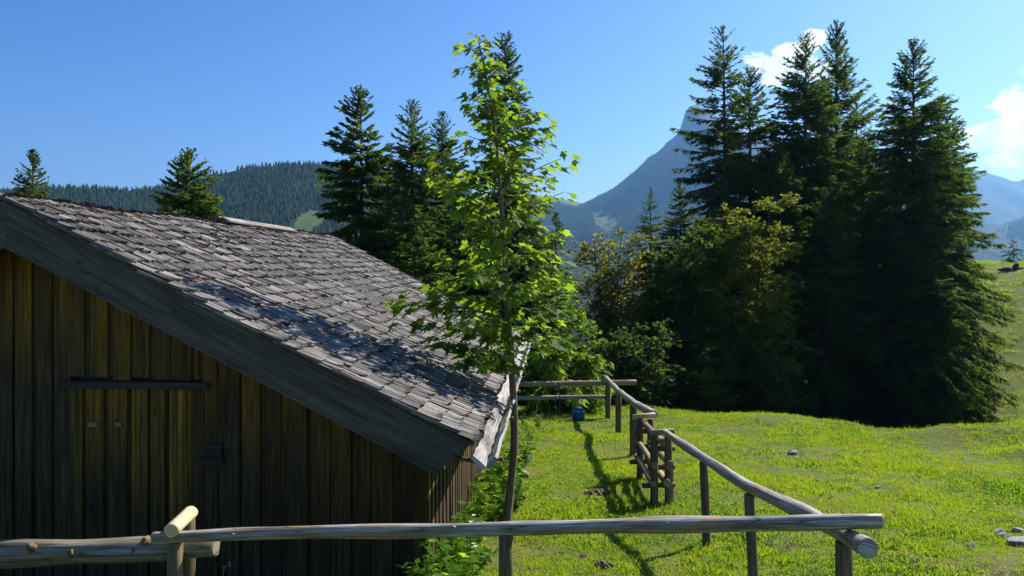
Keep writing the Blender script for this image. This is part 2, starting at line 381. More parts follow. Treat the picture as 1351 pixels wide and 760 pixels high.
def hillmat(name, forest, meadow, thr, scale, rock=None, rock_z=0):
    m, nt = mat(name)
    pos = nt.n('ShaderNodeNewGeometry').outputs['Position']
    n1 = nt.noise(pos, scale, 5, .6); n2 = nt.noise(nt.vmath('MULTIPLY', pos, (1, 1, .35)), scale * 6, 5, .65)
    c = nt.mix(n2, tuple(k * .7 for k in forest), tuple(k * 1.3 for k in forest))
    c = nt.mix(nt.ramp(nt.math('ADD', nt.math('MULTIPLY', n1, .75), nt.math('MULTIPLY', n2, .25)), [(thr, 0.0), (thr + .03, 1.0)]), c, meadow)
    if rock:
        z = nt.math('ADD', nt.sep(pos)[2], nt.math('MULTIPLY', nt.math('SUBTRACT', n1, .5), rock_z * .5))
        rk = nt.mix(nt.ramp(n2, [(.35, 0.0), (.65, 1.0)]), tuple(k * .25 for k in rock), tuple(k * 1.5 for k in rock))
        c = nt.mix(nt.ramp(nt.math('DIVIDE', z, rock_z), [(.9, 0.0), (1.0, 1.0)]), c, rk)
    out(nt, nt.n('ShaderNodeBsdfPrincipled', {'Base Color': c, 'Roughness': .95, 'Specular IOR Level': .05}).outputs[0])
    return m
M_HILL = hillmat('forest_hill', (.022, .036, .018), (.11, .15, .04), .57, .006)
M_GHILL = hillmat('alpine_meadow', (.15, .21, .05), (.19, .25, .06), .5, .01)
M_MTN = hillmat('mountain_slope', (.03, .045, .025), (.12, .16, .05), .60, .0028, rock=(.075, .075, .07), rock_z=520)
M_FMTN = hillmat('far_mountain', (.035, .05, .03), (.11, .14, .06), .60, .002)

m, nt = mat('bark'); M_BARK = m
pos = nt.n('ShaderNodeNewGeometry').outputs['Position']
n = nt.noise(nt.vmath('MULTIPLY', pos, (14, 14, 3)), 1.0, 5, .65)
c = nt.ramp(n, [(.3, (.016, .013, .009)), (.55, (.05, .04, .03)), (.75, (.10, .08, .06))])
bp = nt.n('ShaderNodeBump', {'Strength': .8, 'Distance': .03, 'Height': n}).outputs[0]
out(nt, nt.n('ShaderNodeBsdfPrincipled', {'Base Color': c, 'Roughness': .9, 'Normal': bp}).outputs[0])
m, nt = mat('maple_bark'); M_MBARK = m
pos = nt.n('ShaderNodeNewGeometry').outputs['Position']
n = nt.noise(nt.vmath('MULTIPLY', pos, (30, 30, 9)), 1.0, 4, .6)
c = nt.ramp(n, [(.3, (.08, .06, .038)), (.7, (.22, .165, .105))])
bp = nt.n('ShaderNodeBump', {'Strength': .5, 'Distance': .01, 'Height': n}).outputs[0]
out(nt, nt.n('ShaderNodeBsdfPrincipled', {'Base Color': c, 'Roughness': .7, 'Normal': bp}).outputs[0])
m, nt = mat('limestone'); M_STONE = m
pos = nt.n('ShaderNodeNewGeometry').outputs['Position']
n = nt.noise(pos, 14, 6, .65)
c = nt.ramp(n, [(.3, (.10, .095, .088)), (.55, (.30, .29, .27)), (.72, (.48, .47, .44))])
bp = nt.n('ShaderNodeBump', {'Strength': .8, 'Distance': .03, 'Height': n}).outputs[0]
out(nt, nt.n('ShaderNodeBsdfPrincipled', {'Base Color': c, 'Roughness': .85, 'Normal': bp}).outputs[0])
def plain(name, c, rough=.6, metal=0.0, bump=0, scale=60):
    m, nt = mat(name)
    pos = nt.n('ShaderNodeNewGeometry').outputs['Position']
    n = nt.noise(pos, scale, 4, .6)
    cc = nt.mix(n, tuple(k * .7 for k in c), tuple(min(1, k * 1.3) for k in c))
    ins = {'Base Color': cc, 'Roughness': rough, 'Metallic': metal}
    if bump: ins['Normal'] = nt.n('ShaderNodeBump', {'Strength': bump, 'Distance': .01, 'Height': n}).outputs[0]
    out(nt, nt.n('ShaderNodeBsdfPrincipled', ins).outputs[0]); return m
M_PACK = plain('blue_nylon', (.008, .075, .17), .4, 0, .3)
M_PACK2 = plain('black_webbing', (.012, .014, .018), .7)
M_PACK3 = plain('pale_cyan_highlight', (.20, .55, .70), .4)  # colour of the back light along the pack's rim, painted in
M_ALU = plain('dark_aluminium', (.06, .06, .065), .35, .6)
M_GRIP = plain('pole_grip', (.45, .44, .42), .6)
M_WIRE = plain('galvanised_wire', (.28, .28, .28), .4, .8)
M_IRON = plain('rusty_iron', (.05, .028, .018), .7, .4, .3)
M_STONE_D = plain('dark_stone', (.085, .08, .075), .85, 0, .8, 18)
M_BLOCK = plain('grey_block', (.15, .145, .13), .9, 0, .8, 22)
M_SOIL = plain('dry_soil', (.13, .09, .055), .95, 0, .8, 25)

# ------------------------------------------------------------------ ground sheet
def graded(a, b, step, lo, hi, g=1.22):
    core = np.arange(a, b + step * .5, step); L = []; x = a; d = step
    while x > lo: d *= g; x -= d; L.append(max(x, lo))
    H = []; x = core[-1]; d = step
    while x < hi: d *= g; x += d; H.append(min(x, hi))
    return np.array(L[::-1] + list(core) + H)
def grid_mesh(name, xs, ys, zf, material, smooth=True):
    X, Y = np.meshgrid(xs, ys); Z = zf(X, Y)
    V = np.stack([X.ravel(), Y.ravel(), Z.ravel()], 1)
    nx, ny = len(xs), len(ys)
    i = (np.arange(ny - 1)[:, None] * nx + np.arange(nx - 1)[None]).ravel()
    return mesh_np(name, V, np.stack([i, i + 1, i + 1 + nx, i + nx], 1), material, smooth=smooth)
single('ground', grid_mesh('ground', graded(-4, 16, .16, -6500, 6500, 1.09), graded(4, 27, .16, -300, 7800, 1.075), ground_z, M_TURF),
       'sunlit green alpine meadow falling away from the camera and rising at right', 'ground', kind='structure')

# ------------------------------------------------------------------ far hills
def ridge(name, prof, Yr, Df, Db, material, label, seed, nz, step=26, bow=0.0):
    px = np.array([p[0] for p in prof]); py = np.array([p[1] for p in prof])
    xs_w = (px - CX) / F * Yr; zs_w = CZ - (py - HY) / F * Yr
    xs = np.arange(xs_w[0], xs_w[-1], step); ys = np.concatenate([np.arange(Yr - Df, Yr, step), np.arange(Yr, Yr + Db, step * 2)])
    def zf(X, Y):
        zr = np.interp(X, xs_w, zs_w)
        t = np.where(Y < Yr, (Yr - Y) / Df, (Y - Yr) / Db)
        base = -135.0
        prof_ = (1 - t) ** 1.25 if bow == 0 else 1 - t ** (1 + bow) 
        z = base + (zr - base) * np.clip(prof_, 0, 1)
        g = fbm(X / 170.0, Y / 420.0, seed, 4) - .47
        g = g - .35 * np.abs(fbm(X / 60.0, Y / 150.0, seed + 9, 3) - .45) * (nz > 150)
        return z + g * nz * np.clip(t * 3, 0.04, 1) * np.clip((1 - t) * 3, 0, 1)
    me = grid_mesh(name, xs, ys, zf, material)
    single(name, me, label, 'hill', kind='structure')
    return xs, ys, zf
LH = ridge('forested_hill', [(-260, 262), (-60, 256), (0, 253), (60, 249), (130, 249), (180, 252), (225, 246), (280, 231), (330, 221), (400, 217), (470, 220),
            (560, 232), (640, 262), (700, 290), (760, 330), (800, 350)], 1500, 900, 500, M_HILL, 'dark forested hill beyond the barn roof at left', 41, 60, 12)
GH = ridge('grassy_hill', [(560, 330), (620, 285), (670, 266), (700, 263), (735, 262), (770, 268), (810, 280), (860, 300)], 4250, 300, 500, M_GHILL,
           'pale green grassy hilltop showing between the maple and the mountain', 42, 20, 20)
MT = ridge('rocky_mountain', [(560, 345), (640, 305), (700, 285), (740, 277), (767, 269), (807, 250), (825, 236), (843, 221), (856, 207), (864, 203), (874, 195), (881, 186), (890, 181), (897, 171), (901, 160), (904, 148),
            (908, 141), (914, 139), (922, 140), (930, 144), (938, 150), (955, 156), (975, 168), (1010, 195), (1060, 235), (1120, 262), (1200, 285), (1290, 310), (1380, 335)],
           3900, 2300, 900, M_MTN, 'blue rocky peak with a steep left flank behind the spruces', 43, 190, 22, 0)
FM = ridge('distant_ridge', [(1000, 250), (1100, 232), (1200, 215), (1250, 216), (1290, 224), (1320, 233), (1340, 240), (1351, 236), (1375, 232), (1450, 246), (1600, 262), (1900, 290)],
           6000, 2200, 900, M_FMTN, 'hazy blue distant ridge at the right edge below the clouds', 44, 160, 40)
NM = ridge('hazy_slope', [(1080, 330), (1180, 305), (1240, 296), (1290, 292), (1320, 296), (1351, 285), (1420, 270), (1550, 270), (1800, 300)],
           3300, 1500, 700, M_FMTN, 'bluish wooded slope below the distant ridge at far right', 45, 120, 25)

def clearing(H, m_, px, py, y0, y1, rx, ry, colr):           # an open meadow on a wooded slope
    for Y in np.arange(y0, y1, 4.0):
        X = (px - CX) / F * Y
        if float(H[2](np.array([X]), np.array([Y]))[0]) > CZ - (py - HY) / F * Y: break
    nt = NT.__new__(NT); nt.t = m_.node_tree
    bs = [n for n in nt.t.nodes if n.type == 'BSDF_PRINCIPLED'][0]; src = bs.inputs['Base Color'].links[0].from_socket
    pos = nt.n('ShaderNodeNewGeometry').outputs['Position']
    d = nt.vmath('LENGTH', nt.vmath('MULTIPLY', nt.vmath('SUBTRACT', pos, (X, Y, 0)), (1 / rx, 1 / ry, 0)))
    d = nt.math('ADD', d, nt.math('MULTIPLY', nt.math('SUBTRACT', nt.noise(pos, 2.0 / rx, 4), .5), 1.2))
    nt.t.links.new(nt.mix(nt.ramp(d, [(.85, 1.0), (1.0, 0.0)]), src, colr), bs.inputs['Base Color'])
    return X, Y, rx, ry
CLEAR = {'hill_forest': clearing(LH, M_HILL, 408, 293, 650, 1500, 22, 60, (.085, .125, .04)),
         'mountain_forest': clearing(MT, M_MTN, 797, 290, 1700, 3900, 38, 330, (.11, .15, .045))}
# ------------------------------------------------------------------ scatter object (one stuff object, geometry nodes)
def scatter(name, pts, sc, rot, idx, meshes, label, cat):
    srcs = bpy.data.collections.new(name + '_sources')
    for k, me in enumerate(meshes):
        o = bpy.data.objects.new('%s_piece_%02d' % (name, k), me); srcs.objects.link(o)
    me = bpy.data.meshes.new(name); me.vertices.add(len(pts)); me.vertices.foreach_set('co', np.asarray(pts, np.float32).ravel())
    a = me.attributes.new('sc', 'FLOAT', 'POINT'); a.data.foreach_set('value', np.asarray(sc, np.float32))
    a = me.attributes.new('rot', 'FLOAT_VECTOR', 'POINT'); a.data.foreach_set('vector', np.asarray(rot, np.float32).ravel())
    a = me.attributes.new('idx', 'INT', 'POINT'); a.data.foreach_set('value', np.asarray(idx, np.int32))
    o = single(name, me, label, cat, kind='stuff')
    g = bpy.data.node_groups.new(name, 'GeometryNodeTree')
    g.interface.new_socket('Geometry', in_out='INPUT', socket_type='NodeSocketGeometry')
    g.interface.new_socket('Geometry', in_out='OUTPUT', socket_type='NodeSocketGeometry')
    N = g.nodes; L = g.links
    gi = N.new('NodeGroupInput'); go = N.new('NodeGroupOutput'); ip = N.new('GeometryNodeInstanceOnPoints')
    ci = N.new('GeometryNodeCollectionInfo'); ci.inputs[0].default_value = srcs; ci.inputs[1].default_value = True; ci.inputs[2].default_value = True
    def na(n, t):
        x = N.new('GeometryNodeInputNamedAttribute'); x.data_type = t; x.inputs[0].default_value = n
        return [q for q in x.outputs if q.enabled and q.name == 'Attribute'][0]
    L.new(gi.outputs[0], ip.inputs['Points']); L.new(ci.outputs[0], ip.inputs['Instance']); ip.inputs['Pick Instance'].default_value = True
    L.new(na('idx', 'INT'), ip.inputs['Instance Index']); L.new(na('rot', 'FLOAT_VECTOR'), ip.inputs['Rotation']); L.new(na('sc', 'FLOAT'), ip.inputs['Scale'])
    L.new(ip.outputs[0], go.inputs[0])
    md = o.modifiers.new('scatter', 'NODES'); md.node_group = g
    return o

def tiny_conifer(seed, mat_):
    r = np.random.default_rng(seed); V = []; Fq = []
    for i in range(5):
        z0 = .08 + i * .17; rr = (.23 - i * .038) * r.uniform(.85, 1.15); z1 = min(1.0, z0 + .36 - i * .02); n = 6; b = len(V)
        for k in range(n):
            a = 6.283 * k / n + r.uniform(-.3, .3); q = rr * r.uniform(.6, 1.25)
            V.append((math.cos(a) * q, math.sin(a) * q, z0 + r.uniform(-.04, .03)))
        V.append((r.uniform(-.01, .01), 0, z1))
        for k in range(n): Fq.append((b + k, b + (k + 1) % n, b + n))
    return mesh_np('tiny_conifer', V, Fq, mat_)
M_FARF = leafmat('far_conifer', (.022, .050, .014), (.050, .088, .022), (.07, .11, .015), .18, .8, .05, .02)
tiny = [tiny_conifer(s, M_FARF) for s in range(5)]
def forest(name, H, n, pxr, yr, hh, gapthr, gseed, label, sc_gap=150.0, zmax=None):
    X, Y = [], []
    r = np.random.default_rng(gseed)
    y = r.uniform(yr[0], yr[1], n); px = r.uniform(pxr[0], pxr[1], n); x = (px - CX) / F * y
    keep = fbm(x / sc_gap, y / sc_gap, gseed, 4) < gapthr
    z = H[2](x, y)
    if zmax is not None: keep &= z < zmax + r.normal(0, 60, n)
    if name in CLEAR:
        cx_, cy_, rx_, ry_ = CLEAR[name]; keep &= np.hypot((x - cx_) / rx_, (y - cy_) / ry_) + .7 * (fbm(x / rx_ * 1.4, y / rx_ * .5, 5, 3) - .45) > 1
    x, y, z = x[keep], y[keep], z[keep]; k = len(x)
    scatter(name, np.stack([x, y, z - .5], 1), r.uniform(.65, 1.2, k) * hh, np.stack([r.normal(0, .03, k), r.normal(0, .03, k), r.uniform(0, 6.28, k)], 1), r.integers(0, 5, k), tiny, label, 'forest')
forest('hill_forest', LH, 24000, (-120, 720), (900, 1540), 10.5, .615, 51, 'dense dark conifer wood covering the hill beyond the roof', 60.0)
forest('mountain_forest', MT, 18000, (600, 1030), (2500, 3920), 16, .565, 52, 'bluish conifer wood on the lower mountain flank', 260.0, 430)
forest('slope_forest', NM, 5000, (1200, 1450), (2300, 3320), 20, .55, 53, 'hazy conifer wood on the slope at the right edge', 260.0)

# ------------------------------------------------------------------ barn
TH = R(3.0)
U = Vector((math.cos(TH), -math.sin(TH), 0)); D = Vector((math.sin(TH), math.cos(TH), 0)); Zv = Vector((0, 0, 1))
EAVE = P(633, 580, 7.5); HALF = 4.63; RISE = 2.36; LEN = 11.2
RIDGE0 = EAVE - U * HALF + Zv * RISE                       # near end of the ridge, top of the shingles
SL = math.hypot(HALF, RISE); DN = (U * HALF - Zv * RISE).normalized(); NR = (U * RISE + Zv * HALF).normalized()
DNL = (-U * HALF - Zv * RISE).normalized(); NL = (-U * RISE + Zv * HALF).normalized()
gw = RIDGE0 + D * 0.42
barn = Thing('barn', 'old dark timber barn with grey shingled roof and wooden gutter', 'barn', (gw.x, gw.y, gz(gw.x, gw.y)))
def bl_(u, d, z): return RIDGE0 + U * u + D * d + Zv * z      # local frame, z measured down from the ridge line
ZB = -4.3                                                  # wall foot, a little below the turf
WIN = HALF - 0.55                                          # half width of the walls
def under(u): return -abs(u) * RISE / HALF - 0.13          # underside of the roof at u
# wall cores
mb = MB(); G0 = 0.46; G1 = LEN - 0.42
def prism(mb, d0, d1):
    b = len(mb.v); q = [(-WIN + .06, ZB), (WIN - .06, ZB), (WIN - .06, under(WIN)), (0, under(0)), (-WIN + .06, under(WIN))]
    for d in (d0, d1):
        for (u, z) in q: mb.v.append(tuple(bl_(u, d, z)))
    n_ = len(q)
    mb.face([b + i for i in range(n_)], [(0, 0)] * n_); mb.face([b + n_ + i for i in range(n_)][::-1], [(0, 0)] * n_)
    for i in range(n_):
        j = (i + 1) % n_; mb.face([b + j, b + i, b + n_ + i, b + n_ + j], [(0, 0), (1, 0), (1, 1), (0, 1)])
prism(mb, G0 + .04, G0 + .14)
fw = barn.part('front_wall', mb, M_BEAM)
mb = MB(); prism(mb, G1 - .14, G1 - .04); bw = barn.part('rear_wall', mb, M_BEAM)
mb = MB(); mb.box(bl_(WIN - .16, G0 + .15, ZB), D, U, Zv, G1 - G0 - .3, .1, -ZB + under(WIN)); sw = barn.part('side_wall', mb, M_BEAM)
mb = MB(); mb.box(bl_(-WIN + .06, G0 + .15, ZB), D, U, Zv, G1 - G0 - .3, .1, -ZB + under(WIN)); sw2 = barn.part('side_wall', mb, M_BEAM)
# gable boards; door opening left of centre
rr = random.Random(3)
du0 = (P(75, 510, 7.95) - RIDGE0).dot(U); du1 = (P(258, 510, 7.95) - RIDGE0).dot(U); dz = (P(165, 512, 7.95) - RIDGE0).z
def gable_board(mbx, u0, u1, z0, ztops, dfront, th):
    e = rr.uniform(-.004, .004); a, b_ = ztops
    c = [bl_(u0, dfront, a), bl_(u0 + e, dfront, z0), bl_(u0 + e, dfront + th, z0), bl_(u0, dfront + th, a),
         bl_(u1, dfront, b_), bl_(u1 + e, dfront, z0), bl_(u1 + e, dfront + th, z0), bl_(u1, dfront + th, b_)]
    mbx.hexa(c, rnd=rr.random() * .3)
def boards(u, uend, side, top=None, bot=ZB, parent=None, push=0.0):
    k = 0
    while u < uend - .03:
        wd = rr.uniform(.10, .165) if k % 2 == 0 else rr.uniform(.065, .11); u2 = min(u + wd, uend)
        proud = k % 2 == 0
        d0 = (G0 - .022 if proud else G0 + .004) + rr.uniform(-.003, .003) - push
        a, b2 = (u - .02, u2 + .02) if proud else (u + .0, u2)
        t1, t2 = (under(a) - .02, under(b2) - .02) if top is None else (top, top)
        if abs(a) > WIN + .01 or abs(b2) > WIN + .01: a, b2 = max(a, -WIN), min(b2, WIN)
        mbx = MB(); gable_board(mbx, a, b2, bot + rr.uniform(0, .06), (t1, t2), d0, .024)
        barn.part('board', mbx, M_BOARD, parent); u = u2; k += 1
boards(du1 + .02, WIN, 1, parent=fw)
boards(du0, du1 + .02, 1, bot=dz + .045, parent=fw)
boards(-WIN, du0, 1, parent=fw)
mb = MB(); mb.box(bl_(du0 + .03, G0 + .030, ZB + .05), Zv, U, D, dz - ZB - .07, du1 - du0 - .06, .008)
door = barn.part('door', mb, M_BEAM)
boards(du0 + .02, du1, 1, top=dz - .02, bot=ZB + .06, parent=door, push=.012)
mb = MB(); a = bl_(du0 - .06, G0 - .075, dz - .03); mb.box(a, U, D, Zv, du1 - du0 + .14, .045, .07)
barn.part('door_lintel', mb, M_BEAM)
for (x0, x1, y) in ((101, 114, 565), (138, 148, 565)):
    p0, p1 = P(x0, y, 7.93), P(x1, y, 7.93); u0, u1 = (p0 - RIDGE0).dot(U), (p1 - RIDGE0).dot(U)
    mb = MB(); mb.box(bl_(u0, G0 - .058, (p0 - RIDGE0).z - .022), U, D, Zv, u1 - u0, .02, .045)
    barn.part('latch_slat', mb, M_STEP, door, 'pale short wooden slat on the door')
p0 = P(259, 590, 7.9); u0 = (p0 - RIDGE0).dot(U); z0 = (p0 - RIDGE0).z
mb = MB(); mb.box(bl_(u0, G0 - .07, z0 - .13), U, D, Zv, .19, .03, .13); mb.box(bl_(u0 - .03, G0 - .083, z0 - .19), U, D, Zv, .24, .05, .055)
barn.part('door_catch', mb, M_BEAM)
# side wall boards (right hand side, towards the meadow)
d = G0 - .02; k = 0
while d < G1:
    wd = rr.uniform(.13, .2) if k % 2 == 0 else rr.uniform(.07, .13); pr = .05 if k % 2 == 0 else .015
    mbx = MB(); a = bl_(WIN - .055 + pr - .05, d, under(WIN) - .02)
    c = [a, a + Zv * (ZB - under(WIN) + rr.uniform(0, .08)), a + Zv * (ZB - under(WIN)) + U * .045, a + U * .045]
    mbx.hexa([q for q in c] + [q + D * (wd - .006) for q in c], rnd=rr.random() * .3)
    barn.part('board', mbx, M_BOARD, sw); d += wd; k += 1
for (uu, par, nm) in ((-WIN + .02, sw2, 'board'),):
    d = G0
    while d < G1:
        mbx = MB(); a = bl_(uu - .03, d, under(WIN) - .02); c = [a, a + Zv * (ZB - under(WIN)), a + Zv * (ZB - under(WIN)) + U * .03, a + U * .03]
        mbx.hexa([q for q in c] + [q + D * .29 for q in c]); barn.part('board', mbx, M_BOARD, par); d += .3
# roof deck
mb = MB()
T = .055
for dn, nr in ((DN, NR), (DNL, NL)):
    a = RIDGE0 - nr * .10 + D * .05
    mb.box(a, dn, D, nr, SL - .03, LEN - .1, .035)
roof = barn.part('roof', mb, M_BEAM)
# bargeboards
def barge(dn, nr, d0, lab, cut):
    mb = MB(); a = RIDGE0 + D * d0 - nr * .085
    h = .40; L = SL - .06
    # tapered lower end
    top0 = a; bot0 = a - Zv * (h / abs(nr.z)); top1 = a + dn * L; bot1 = a + dn * (L - cut) - nr * h
    c = [top0, top1, bot1, bot0]
    mb.hexa([c[0], c[1], c[1] + D * .045, c[0] + D * .045, c[3], c[2], c[2] + D * .045, c[3] + D * .045])
    return barn.part('bargeboard', mb, M_BARGE, roof, lab)
barge(DN, NR, -.03, 'wide grey bargeboard along the near right slope', .17)
barge(DNL, NL, -.033, 'bargeboard on the left slope', .1)
barge(DN, NR, LEN - .02, None, .17); barge(DNL, NL, LEN - .02, None, .1)
for (dn, nr) in ((DN, NR), (DNL, NL)):
    mb = MB(); a = RIDGE0 - nr * .073 + D * (-.055)
    mb.box(a, dn, D, nr, SL - .03, .14, .022)
    barn.part('edge_batten', mb, M_BARGE, roof)
# shingles: 14 shared shapes
def shingle_mesh(k):
    q = random.Random(100 + k); w_ = 1.0; L = .50; nx = 4; mb = MB()
    hs = [q.uniform(-.009, .008) for _ in range(nx + 1)]; cut = [q.uniform(-.026, .010) for _ in range(nx + 1)]
    curl = q.uniform(.0, .016) + (0.022 if q.random() < .25 else 0); th = q.uniform(.018, .033)
    rows = []
    for (t, zz) in ((-L, 0), (-.2, .003), (-.07, .006 + curl * .3), (0, .009 + curl)):
        row = []
        for i in range(nx + 1):
            x = (i / nx - .5)
            y = t + (cut[i] if t == 0 else 0); z = zz + hs[i] * (0.4 if t == -L else 1) + th
            row.append(len(mb.v)); mb.v.append((x, y, z))
        rows.append(row)
    br = []
    for i in range(nx + 1): br.append(len(mb.v)); mb.v.append(((i / nx - .5), cut[i] - .006, .009 + curl - .004))
    ss = 0.13
    for a, b in zip(rows[:-1], rows[1:]):
        for i in range(nx):
            idx = [a[i], a[i + 1], b[i + 1], b[i]]; mb.face(idx, [(mb.v[j][0] * ss, mb.v[j][1]) for j in idx], 0)
    b = rows[-1]
    for i in range(nx): mb.face([b[i], b[i + 1], br[i + 1], br[i]], [(mb.v[b[i]][0] * ss, 5), (mb.v[b[i + 1]][0] * ss, 5), (mb.v[b[i + 1]][0] * ss, 5.01), (mb.v[b[i]][0] * ss, 5.01)], 0)
    for s_, i in ((1, 0), (-1, nx)):
        bs = len(mb.v); mb.v += [(mb.v[rows[0][i]][0], -L, 0)]
        idx = [rows[0][i], rows[1][i], rows[2][i], rows[3][i], br[i], bs]
        mb.face(idx if s_ < 0 else idx[::-1], [(mb.v[j][2], mb.v[j][1]) for j in (idx if s_ < 0 else idx[::-1])], 0)
    return mb
SH = [shingle_mesh(k) for k in range(14)]
SHM = [s.mesh('shingle', M_SHING) for s in SH]
rs = random.Random(11)
EXP = .208; items = []
def sag(u_, d_): return -.035 * math.sin(math.pi * min(1, max(0, u_ / SL))) * math.sin(math.pi * d_ / LEN) + .012 * math.sin(d_ * 2.3 + u_ * 1.7)
ncourse = int(SL / EXP) + 1
for dn, nr, right in ((DN, NR, True), (DNL, NL, False)):
    for ci in range(ncourse):
        s_ = SL - ci * EXP + .0
        if s_ < .12: s_ = .12
        d = -.06 + rs.uniform(-.02, 0.02)
        while d < LEN + .02:
            wd = rs.choice((.07, .085, .10, .12, .14, .17)) * rs.uniform(.85, 1.1)
            wd = min(wd, LEN + .07 - d)
            if wd < .035: break
            c = RIDGE0 + dn * (s_ + rs.uniform(-.028, .018)) + D * (d + wd / 2) - nr * (.055 - sag(s_, d) * 1)
            tilt = .045 + rs.uniform(-.012, .016); yaw = rs.uniform(-.03, .03)
            X = D * (1 if not right else -1); X = D if right else -D
            # local x across (along ridge), y down slope, z out
            y_ = (dn * math.cos(tilt) + nr * math.sin(tilt)); y_ = (y_ + D * yaw).normalized()
            x_ = y_.cross(nr).normalized(); z_ = x_.cross(y_)
            k = rs.randrange(14); wsc = wd - rs.uniform(.008, .026)
            roll = rs.uniform(-.07, .07)
            x_ = (x_ + z_ * roll).normalized(); z_ = x_.cross(y_).normalized()
            ys = min(1.0, (s_ + .03) / .5)
            Mx = Matrix(((x_.x * wsc, y_.x * ys, z_.x, c.x), (x_.y * wsc, y_.y * ys, z_.y, c.y), (x_.z * wsc, y_.z * ys, z_.z, c.z), (0, 0, 0, 1)))
            y0 = c.y; size = wd * EXP / (y0 * y0) * (1 if right else .15)
            items.append((size, k, Mx, right)); d += wd
order = sorted(range(len(items)), key=lambda i: -items[i][0]); top = set(order[:300])
for i in order[:300]:
    barn.piece('shingle', SHM[items[i][1]], items[i][2], roof)
big = MB()
for i, (_, k, Mx, rt) in enumerate(items):
    if i in top: continue
    b = len(big.v); src = SH[k]; r_ = rs.random(); A = np.array(Mx)
    pts = np.c_[np.array(src.v), np.ones(len(src.v))] @ A.T
    big.v += [tuple(p[:3]) for p in pts]
    for f, u in zip(src.f, src.u): big.f.append([b + j for j in f]); big.u.append(u); big.r.append(r_); big.sm.append(False)
barn.part('shingle_field', big, M_SHING, roof, kind='stuff')
# ridge cap boards over the far part of the ridge
for (d0, d1, lift) in ((5.0, 8.3, .06),):
    for dn, nr, o in ((DN, NR, .0), (DNL, NL, .004)):
        mb = MB(); a = RIDGE0 + D * d0 + nr * (lift - .035 + o); a2 = a + D * (d1 - d0) - Zv * .03
        c = [a, a2, a2 + dn * .16, a + dn * .16]; mb.hexa(c + [q + nr * .025 for q in c])
        barn.part('ridge_board', mb, M_SHING, roof)
# gutter: two hewn planks in a V on the eave
gp0 = P(641, 616, 7.28); gp1 = gp0 + D * (LEN + .15) + Zv * .02 + U * .02
gut = None
def gplank(w_dir, wid, th_dir, seed, name, parent):
    mb = MB(); q = random.Random(seed); n_ = 80; rows = []
    for i in range(n_ + 1):
        p = gp0.lerp(gp1, i / n_) + U * q.uniform(-.004, .004) + Zv * q.uniform(-.005, .005)
        wv = wid * (.95 + .12 * math.sin(i * .7 + seed) * math.sin(i * .23)) * q.uniform(.95, 1.05)
        cs = [p, p + w_dir * wv * .5 + th_dir * q.uniform(.0, .016), p + w_dir * wv, p + w_dir * wv * .98 - th_dir * .035, p - th_dir * .05]
        b = len(mb.v); mb.v += [tuple(c) for c in cs]; rows.append([b + j for j in range(5)])
    L = (gp1 - gp0).length
    for i in range(n_):
        for j in range(5):
            k = (j + 1) % 5
            mb.face([rows[i][j], rows[i][k], rows[i + 1][k], rows[i + 1][j]], [(j * .07, i * L / n_), (j * .07 + .07, i * L / n_), (j * .07 + .07, (i + 1) * L / n_), (j * .07, (i + 1) * L / n_)], 0)
    mb.face(rows[0][::-1], [(0, 0)] * 5); mb.face(rows[-1], [(0, 0)] * 5)
    return barn.part(name, mb, M_GUT, parent)
wl = (-U * .72 + Zv * .62).normalized(); wr = (U * .62 + Zv * .72).normalized()
gut = gplank(wl, .155, (U * .62 + Zv * .72).normalized(), 1, 'gutter', None)
gplank(wr, .135, (-U * .72 + Zv * .62).normalized(), 2, 'gutter_plank', gut)
for i in range(6):
    p = gp0 + D * (.4 + i * 2.0) - Zv * .06
    mb = MB(); mb.log([p - U * .42 + Zv * .06, p - U * .1 - Zv * .0, p + U * .13 + Zv * .04], .022, 6, .1, i, sub=.2); barn.part('bracket', mb, M_POST, gut)
# corner post
mb = MB(); mb.box(bl_(WIN - .16, G0 - .045, ZB), Zv, U, D, -ZB + under(WIN) - .12, .15, .02); barn.part('corner_board', mb, M_BOARD)

# ------------------------------------------------------------------ fences
def post(T_, x, y, ztop, r, lean=(0, 0), seed=0, mat_=M_POST, label=None, name='post', n=10, flat=1.0):
    zb = gz(x, y) - .25
    mb = MB(); mb.log([(x, y, zb), (x + lean[0], y + lean[1], ztop)], [r * 1.06, r * .96], n, .07, seed, flat=flat)
    return T_.part(name, mb, mat_, None, label)
ff = Thing('rail_fence', 'front log rail fence crossing below the barn gable in the foreground', 'fence', (0, 5.9, gz(0, 5.9)))
a0 = P(203, 709, 6.15); a1 = P(667, 697.5, 5.88); a2 = P(1162, 687.5, 5.58)
mb = MB(); mb.log([a0, a0.lerp(a1, .5) + Zv * .012, a1, a1.lerp(a2, .5) + Zv * .006, a2], [.046, .051, .053, .056, .059], 18, .12, 5, sub=.12)
ff.part('rail', mb, M_RAIL)
for (t_, kz, kr) in ((.12, .02, .016), (.27, -.01, .014), (.43, .03, .015), (.61, .0, .018), (.72, .025, .013), (.9, .01, .017)):
    c_ = (a0.lerp(a1, t_ * 2) if t_ < .5 else a1.lerp(a2, t_ * 2 - 1)) + Vector((0, -.044, kz)); mb = MB(); mb.log([c_ + Vector((0, .02, 0)), c_ + Vector((.004, -.010, .004))], [kr * 1.4, kr * .7], 8, .25, int(t_ * 99), sub=.02); ff.part('knot', mb, M_RAIL)
p = P(667, 730, 5.88); post(ff, p.x, p.y, a1.z - .048, .058, (0, 0), 6)
p = P(231, 730, 6.15); post(ff, p.x, p.y, a0.z - .045, .058, (0, 0), 7)
lf = Thing('rail_fence', 'thick knotty log fence entering from the left edge behind the front rail', 'fence', (-3.3, 6.3, gz(-3.3, 6.3)))
